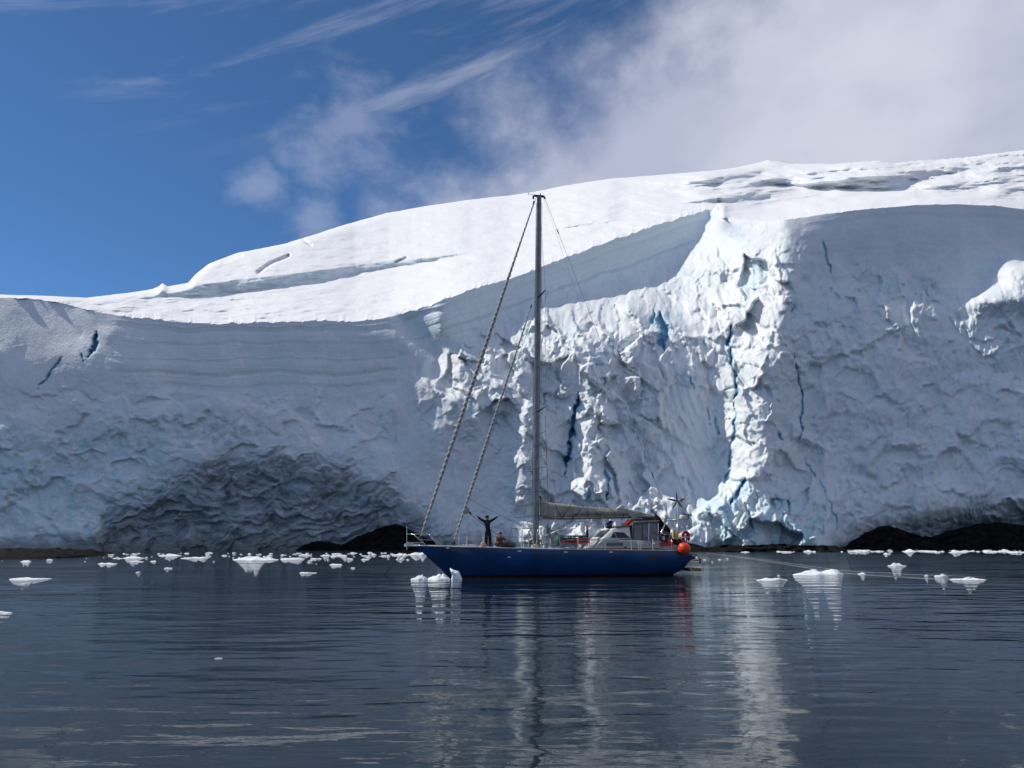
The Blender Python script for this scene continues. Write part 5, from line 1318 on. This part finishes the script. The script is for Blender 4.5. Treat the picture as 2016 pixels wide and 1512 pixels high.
def rock(sil, Yc_, front, back, label, seed, step=3.0):
    s_ = np.array(sil, float); pxs = np.arange(s_[0, 0], s_[-1, 0] + .1, step); n = len(pxs); m = 26
    tops = np.interp(pxs, s_[:, 0], s_[:, 1]); V = np.zeros((m, n, 3))
    for j in range(m):
        t = j / (m - 1)
        if t < .72:
            q = t / .72; Y = Yc_ - front * (1 - q) ** 1.15; hfrac = math.sin(q * math.pi / 2) ** 1.1
        else:
            q = (t - .72) / .28; Y = Yc_ + back * q; hfrac = 1 - .35 * q * q
        for i in range(n):
            p = ray_depth(pxs[i], tops[i], Yc_); x = p.x * (Y / Yc_ if False else 1.0)
            V[j, i] = (x, Y, -.5 + (p.z + .5) * hfrac)
    u_, v_ = V[..., 0], V[..., 2] * 1.3 + V[..., 1] * .5
    e = np.linspace(0, 1, m)[:, None]; env = np.sin(np.clip(e * 1.15, 0, 1) * np.pi) ** .5
    dsp = (facets(u_ / 1.6, v_ / 1.2, seed)[0] * .9 + fbm(u_ / 1.3, v_ / 1.1, 5, seed + 5, .6) * .8)
    V[..., 1] -= dsp * env; V[..., 2] += facets(u_ / 1.1, v_ / .9, seed + 9)[0] * .35 * env * np.clip(V[..., 2] / 1.5, 0, 1)
    me = mesh_np('rock_outcrop', V.reshape(-1, 3), grid_faces(m, n))
    base = Vector((float(V[..., 0].mean()), Yc_, 0)); me.transform(Matrix.Translation(-base))
    o = link('rock_outcrop', me, M_rock); o.location = base
    return tag(o, label, 'rock', 'dark rock along the foot of the glacier')
rock([(583, 1083), (600, 1073), (622, 1065), (650, 1067), (672, 1073), (690, 1066), (705, 1056), (725, 1048), (740, 1042), (760, 1036), (778, 1031), (792, 1034), (806, 1044), (830, 1055), (852, 1066), (874, 1082)], 143.0, 4.0, 4.0, 'black rock outcrop under the left ice wall beside the yacht bow', 201)
rock([(1225, 1080), (1240, 1060), (1255, 1030), (1272, 1014), (1288, 1009), (1300, 1018), (1312, 1032), (1322, 1050), (1336, 1060), (1352, 1068), (1372, 1072), (1396, 1078)], 129.0, 5.0, 5.0, 'black rock outcrop behind the yacht cockpit and stern', 231)
rock([(1392, 1079), (1420, 1072), (1470, 1074), (1530, 1071), (1580, 1073), (1640, 1074), (1660, 1079)], 127.5, 3.0, 5.0, 'long low black rock ledge below the sunlit ice on the right', 251)
rock([(1630, 1083), (1660, 1073), (1690, 1057), (1712, 1046), (1735, 1037), (1750, 1035), (1770, 1041), (1800, 1053), (1830, 1060), (1860, 1051), (1885, 1041), (1905, 1037), (1940, 1031), (1970, 1029), (2016, 1034), (2100, 1030), (2250, 1040), (2330, 1060)], 142.0, 5.5, 6.0, 'large black rock outcrop under the ice wall at the far right', 271)
# low flat ledge in the water at the left edge
pxs = np.linspace(-230, 138, 150); m = 30; V = np.zeros((m, len(pxs), 3))
for i, px in enumerate(pxs):
    e = min(1, (138 - px) / 60.0) ** .6
    for j in range(m):
        t = j / (m - 1); Y = 74 + (1 - e) * 8 + t * (26 * e + 2)
        p = ray_depth(px, 1090, 86); V[j, i] = (p.x, Y, -.3 + (.3 + .72 * e) * math.sin(min(1, t * 1.6) * math.pi * .5) ** .8 * (1 - .5 * max(0, t - .8) / .2))
dsp = fbm(V[..., 0] / 2.0, V[..., 1] / 2.0, 5, 301, .6) * .35 + facets(V[..., 0] / 1.5, V[..., 1] / 1.5, 305)[0] * .22
V[..., 2] += dsp * np.clip((V[..., 2] + .3) / .8, 0, 1)
me = mesh_np('rock_ledge', V.reshape(-1, 3), grid_faces(m, len(pxs))); bs_ = Vector((float(V[..., 0].mean()), 87, 0)); me.transform(Matrix.Translation(-bs_))
lo_ = link('rock_ledge', me, M_rock); lo_.location = bs_
tag(lo_, 'low flat black rock ledge in the water at the left edge', 'rock', 'dark rock along the foot of the glacier')

# ------------------------------------------------------------------ drifting ice
def ice_chunk_material():
    m = bpy.data.materials.new('floating_ice'); m.use_nodes = True
    g = NT(m.node_tree); b = m.node_tree.nodes['Principled BSDF']
    t = g.n('ShaderNodeTexCoord'); n1 = g.n('ShaderNodeTexNoise', ins={'Scale': 2.0, 'Detail': 5.0}); g.link(t.outputs['Object'], n1.inputs['Vector'])
    g.link(g.mix(g.smooth(n1.outputs['Fac'], .35, .65), (.72, .80, .85, 1), (.88, .89, .90, 1)), b.inputs['Base Color'])
    b.inputs['Roughness'].default_value = .45
    n2 = g.n('ShaderNodeTexNoise', ins={'Scale': 9.0, 'Detail': 6.0}); g.link(t.outputs['Object'], n2.inputs['Vector'])
    bp = g.n('ShaderNodeBump', ins={'Strength': 1.0, 'Distance': .04}); g.link(n2.outputs['Fac'], bp.inputs['Height']); g.link(bp.outputs['Normal'], b.inputs['Normal'])
    return m
M_float = ice_chunk_material()
def chunk_mesh(seed, nr=9, na=26, peaks=2, flat=.35):
    """unit lump: radius 1, height 1, ragged top, skirt under the water"""
    rg = np.random.RandomState(seed)
    pk = [(rg.uniform(-.55, .55), rg.uniform(-.45, .45), rg.uniform(.55, 1.0), rg.uniform(.18, .42)) for _ in range(peaks)]
    rad = 1 + .22 * np.array([math.sin(2 * a + rg.uniform(0, 6)) for a in np.zeros(1)])[0] * 0
    ph = rg.uniform(0, 6, 4); V = []
    for i in range(nr + 1):
        r = i / nr
        for k in range(na):
            a = 2 * math.pi * k / na; rim = 1 + .16 * math.sin(2 * a + ph[0]) + .10 * math.sin(3 * a + ph[1]) + .07 * math.sin(7 * a + ph[2])
            x, y = r * rim * math.cos(a), r * rim * math.sin(a)
            z = flat * (1 - r ** 5)
            for (cx, cy, h, w) in pk: z = max(z, h * max(0.0, 1 - math.hypot(x - cx, (y - cy) * .8) / (w * 2)) ** .8 * (1 - r ** 8))
            V.append((x, y, z))
    V = np.array(V)
    nz = fbm(V[:, 0] * 2.3 + seed, V[:, 1] * 2.3, 4, seed, .6) * .30 + facets(V[:, 0] * 2.6 + seed * 3.1, V[:, 1] * 2.6, seed)[0] * .22
    V[:, 2] = np.maximum(V[:, 2] + nz * np.clip(V[:, 2] * 2.0, 0, 1), .02)
    V[-na:, 2] = -.12
    V = [tuple(p) for p in V]
    F = [(i * na + k, (i + 1) * na + k, (i + 1) * na + (k + 1) % na, i * na + (k + 1) % na) for i in range(nr) for k in range(na)]
    me = bpy.data.meshes.new('ice_chunk'); me.from_pydata(V, [], F); me.materials.append(M_float)
    bm = bmesh.new(); bm.from_mesh(me); bmesh.ops.remove_doubles(bm, verts=bm.verts, dist=1e-5); bmesh.ops.recalc_face_normals(bm, faces=bm.faces); bm.to_mesh(me); bm.free()
    me.polygons.foreach_set('use_smooth', [True] * len(me.polygons))
    try: me.set_sharp_from_angle(angle=R(38))
    except Exception: pass
    return me
CH = [chunk_mesh(11 + i, peaks=[1, 2, 3, 2, 4, 0][i % 6], flat=[.3, .4, .3, .45, .28, .5][i % 6]) for i in range(12)]
BIG = [chunk_mesh(51 + i, 16, 44, [3, 5, 2, 4, 6, 3][i % 6], .25) for i in range(8)]
SM = [chunk_mesh(91 + i, 5, 14, [1, 2, 0][i % 3], [.35, .3, .6][i % 3]) for i in range(9)]
cnt = [0]
def ice(px, py, wpx, hpx, label, group=None, me=None, name='ice_floe', depth=None, rz=None):
    """px, py: waterline in the photograph; width and height in photograph pixels"""
    p = on_water(px, py); s = p.y / FPX
    cnt[0] += 1; rg = random.Random(cnt[0] * 7 + 1)
    me = me or (BIG if wpx > 24 else CH if wpx > 9 else SM)[cnt[0] % (8 if wpx > 24 else 12 if wpx > 9 else 9)]
    o = bpy.data.objects.new(name, me); COL.objects.link(o); o.location = p
    o.scale = (wpx * s / 2, (depth if depth else wpx * s / 2 * rg.uniform(.55, .9)), hpx * s)
    o.rotation_euler = (0, 0, rz if rz is not None else (rg.choice((0, math.pi)) + rg.uniform(-.3, .3)))
    return tag(o, label, 'ice floe', group)
named = [
    (169, 1093, 46, 17, 'grey pointed bergy bit beside the black rock ledge on the left'), (333, 1094, 40, 8, 'low grey bergy bit in the shade below the left cliff'),
    (505, 1102, 80, 13, 'largest white peaked ice floe left of the yacht'), (575, 1101, 48, 6, 'long flat white floe just right of the largest peaked floe'),
    (386, 1099, 46, 7, 'white lumpy floe with a flat left end below the left cliff'), (262, 1099, 40, 8, 'white bumpy floe above the long thin floe on the left'),
    (210, 1110, 34, 4, 'thin white floe sliver on the left, nearest of the dense ice'), (268, 1106, 28, 5, 'small white lumpy floe left of centre in the dense ice'),
    (59, 1140, 68, 6, 'long thin white floe alone near the left edge'), (47, 1150, 12, 5, 'small white lump just below the long thin left floe'),
    (4, 1207, 36, 7, 'white smooth floe cut by the left edge of the picture'), (662, 1112, 26, 4, 'flat white floe alone halfway to the bow'),
    (605, 1128, 30, 4.5, 'flat pale floe alone in open water left of the bow'), (272, 1127, 10, 4, 'tiny white ice lump alone left of centre'),
    (331, 1119, 15, 4, 'small ragged white floe below the dense ice'), (51, 1106, 22, 6, 'white floe in front of the black ledge'),
    (98, 1103, 12, 6, 'small white ice lump at the right tip of the black ledge'), (786, 1093, 34, 8, 'white floe seen just ahead of the bow staff'),
    (828, 1092, 40, 9, 'white floe partly hidden behind the yacht bow'), (430, 1297, 14, 6, 'small lone white ice lump in the near water'),
    (1611, 1131, 96, 25, 'largest white rugged floe right of the yacht'), (1697, 1130, 18, 6, 'small white ice lump at the right end of the largest right floe'),
    (1765, 1114, 30, 10, 'white rounded floe in open water on the right'), (1824, 1134, 8, 8, 'tiny upright white lump at the end of the floating rope'),
    (1852, 1135, 27, 10, 'white humped floe between the tiny lump and the flat right floe'), (1905, 1141, 56, 9, 'long flat pale floe nearest the right edge'),
    (1518, 1142, 56, 8, 'low pale melting floe right of the stern'), (1533, 1133, 6, 3, 'tiny white crumb above the low melting floe'),
    (1690, 1086, 42, 8, 'long white floe against the black rock on the right'), (1791, 1086, 26, 8, 'white peaked floe against the black rock on the right'),
    (1884, 1088, 32, 7, 'white lumpy floe against the rock, second from the right edge'), (2000, 1088, 32, 7, 'white lumpy floe against the rock at the right edge'),
    (1445, 1085, 40, 5, 'low white floe along the ledge right of the stern'), (1747, 1091, 16, 6, 'small round white floe in front of the right rock')]
for a_ in named: ice(a_[0], a_[1], a_[2], a_[3] * .58, a_[4])
# the three pieces at the stem
ice(827, 1141, 31, 9.5, 'white floe with a pointed left horn ahead of the stem', me=chunk_mesh(301, 16, 44, 3, .35), rz=0)
ice(864, 1141, 46, 10.5, 'wide white humped floe touching the stem', me=chunk_mesh(305, 16, 44, 5, .5), rz=0)
p = on_water(899, 1140.5); s_ = p.y / FPX
mb = MB(); poly = [(-11, 0), (-9, 8), (-13, 20), (-11.5, 21), (-5, 17), (2, 16), (5, 13), (8, 7), (12, 0)]
n = len(poly); V = []
for j, (yy, k) in enumerate(((-.30, .72), (-.15, .95), (0, 1), (.15, .95), (.30, .7))):
    for (a_, b_) in poly: V.append(((a_ * k + random.Random(a_ * 7 + j).uniform(-.7, .7)) * s_, yy, b_ * k * s_ - (0.1 if b_ == 0 else 0)))
mb.add(V, [(j * n + i, j * n + (i + 1) % n, (j + 1) * n + (i + 1) % n, (j + 1) * n + i) for j in range(4) for i in range(n)] + [tuple(range(n))[::-1], tuple(4 * n + i for i in range(n))])
o = mb.build('ice_floe', M_float, None, smooth='auto'); o.location = p
tag(o, 'upright leaning white ice fin standing against the stem', 'ice floe')
# scattered brash, tiny pieces nobody could tell apart one from the next
rg = random.Random(77)
def shape_word(w, h):
    return ('tiny' if w < 7 else 'small' if w < 12 else 'medium') + (' flat' if h < w * .26 else ' lumpy')
REFS = [(169, 1093, 'grey pointed bergy bit'), (333, 1094, 'low grey bergy bit'), (505, 1102, 'largest peaked floe'), (575, 1101, 'long flat floe'), (386, 1099, 'lumpy flat-ended floe'), (262, 1099, 'bumpy floe'),
        (210, 1110, 'thin floe sliver'), (662, 1112, 'flat lone floe'), (605, 1128, 'flat pale floe'), (331, 1119, 'small ragged floe'), (51, 1106, 'black ledge'), (98, 1103, 'right tip of the ledge'), (786, 1093, 'floe ahead of the bow'),
        (720, 1100, 'black outcrop near the bow'), (440, 1096, 'dark undercut of the left cliff'),
        (1690, 1086, 'long floe at the rock'), (1791, 1086, 'peaked floe at the rock'), (1884, 1088, 'second floe from the right edge'), (2000, 1088, 'floe at the right edge'), (1445, 1085, 'low floe along the ledge'),
        (1747, 1091, 'small round floe'), (1560, 1085, 'sunlit toe of the ice'), (1620, 1086, 'end of the low ledge'), (1940, 1087, 'large black rock')]
def zone_left(px, py):
    r_ = min(REFS, key=lambda q: math.hypot(q[0] - px, (q[1] - py) * 4)); dx, dy = px - r_[0], (py - r_[1]) * 4
    far = 'just ' if math.hypot(dx, dy) < 28 else ''
    return (far + ('right of' if dx > 0 else 'left of') if abs(dx) > abs(dy) else far + ('in front of' if dy > 0 else 'behind')) + ' the ' + r_[2]
zone_right = zone_left
for i in range(175):
    py = 1088.5 + abs(rg.gauss(0, 1)) * 8.0; px = rg.uniform(-20, 800) if rg.random() < .9 else rg.uniform(600, 850)
    if py > 1122 or (px < 140 and py < 1104): continue
    w = rg.choice((3, 4, 5, 5, 6, 7, 9, 12, 17)) * rg.uniform(.8, 1.2); h = min(w * .34, rg.uniform(1.0, 3.4))
    ice(px, py, w, h, shape_word(w, h) + ' white ice bit ' + zone_left(px, py), 'brash ice below the left cliff', name='brash_ice')
for i in range(110):
    px = rg.uniform(1395, 2060); py = 1083.0 + abs(rg.gauss(0, 1)) * 2.4
    if rg.random() < .3: px = rg.uniform(1650, 2040)
    w = rg.choice((5, 7, 9, 13, 18, 24)) * rg.uniform(.8, 1.2); h = min(w * .36, rg.uniform(1.6, 4.5))
    ice(px, py, w, h, shape_word(w, h) + ' white ice bit ' + zone_right(px, py), 'brash ice along the right shore', name='brash_ice')
for i in range(5):
    ice(1372 + i * 15, rg.uniform(1090, 1110), rg.uniform(4, 8), 1.8, 'tiny white ice crumb off the stern, %s from the hull' % ('nearest', 'second', 'third', 'fourth', 'farthest')[i], 'ice crumbs off the stern', name='brash_ice')
# floating rope from the stern to the ice on the right
pts = [on_water(x_, y_, .03) for x_, y_ in ((1392, 1088.5), (1450, 1095), (1520, 1104), (1590, 1114), (1655, 1123), (1700, 1126), (1760, 1129), (1822, 1132.5), (1880, 1134), (1940, 1136))]
mb = MB().tube(pts, .013, 6); c = pts[4]; mb.v = [tuple(Vector(v) - c) for v in mb.v]
o = mb.build('floating_rope', mat('pale_rope', (.32, .34, .36), .8), None, smooth=True); o.location = c
tag(o, 'pale mooring rope floating on the water right of the yacht', 'rope')
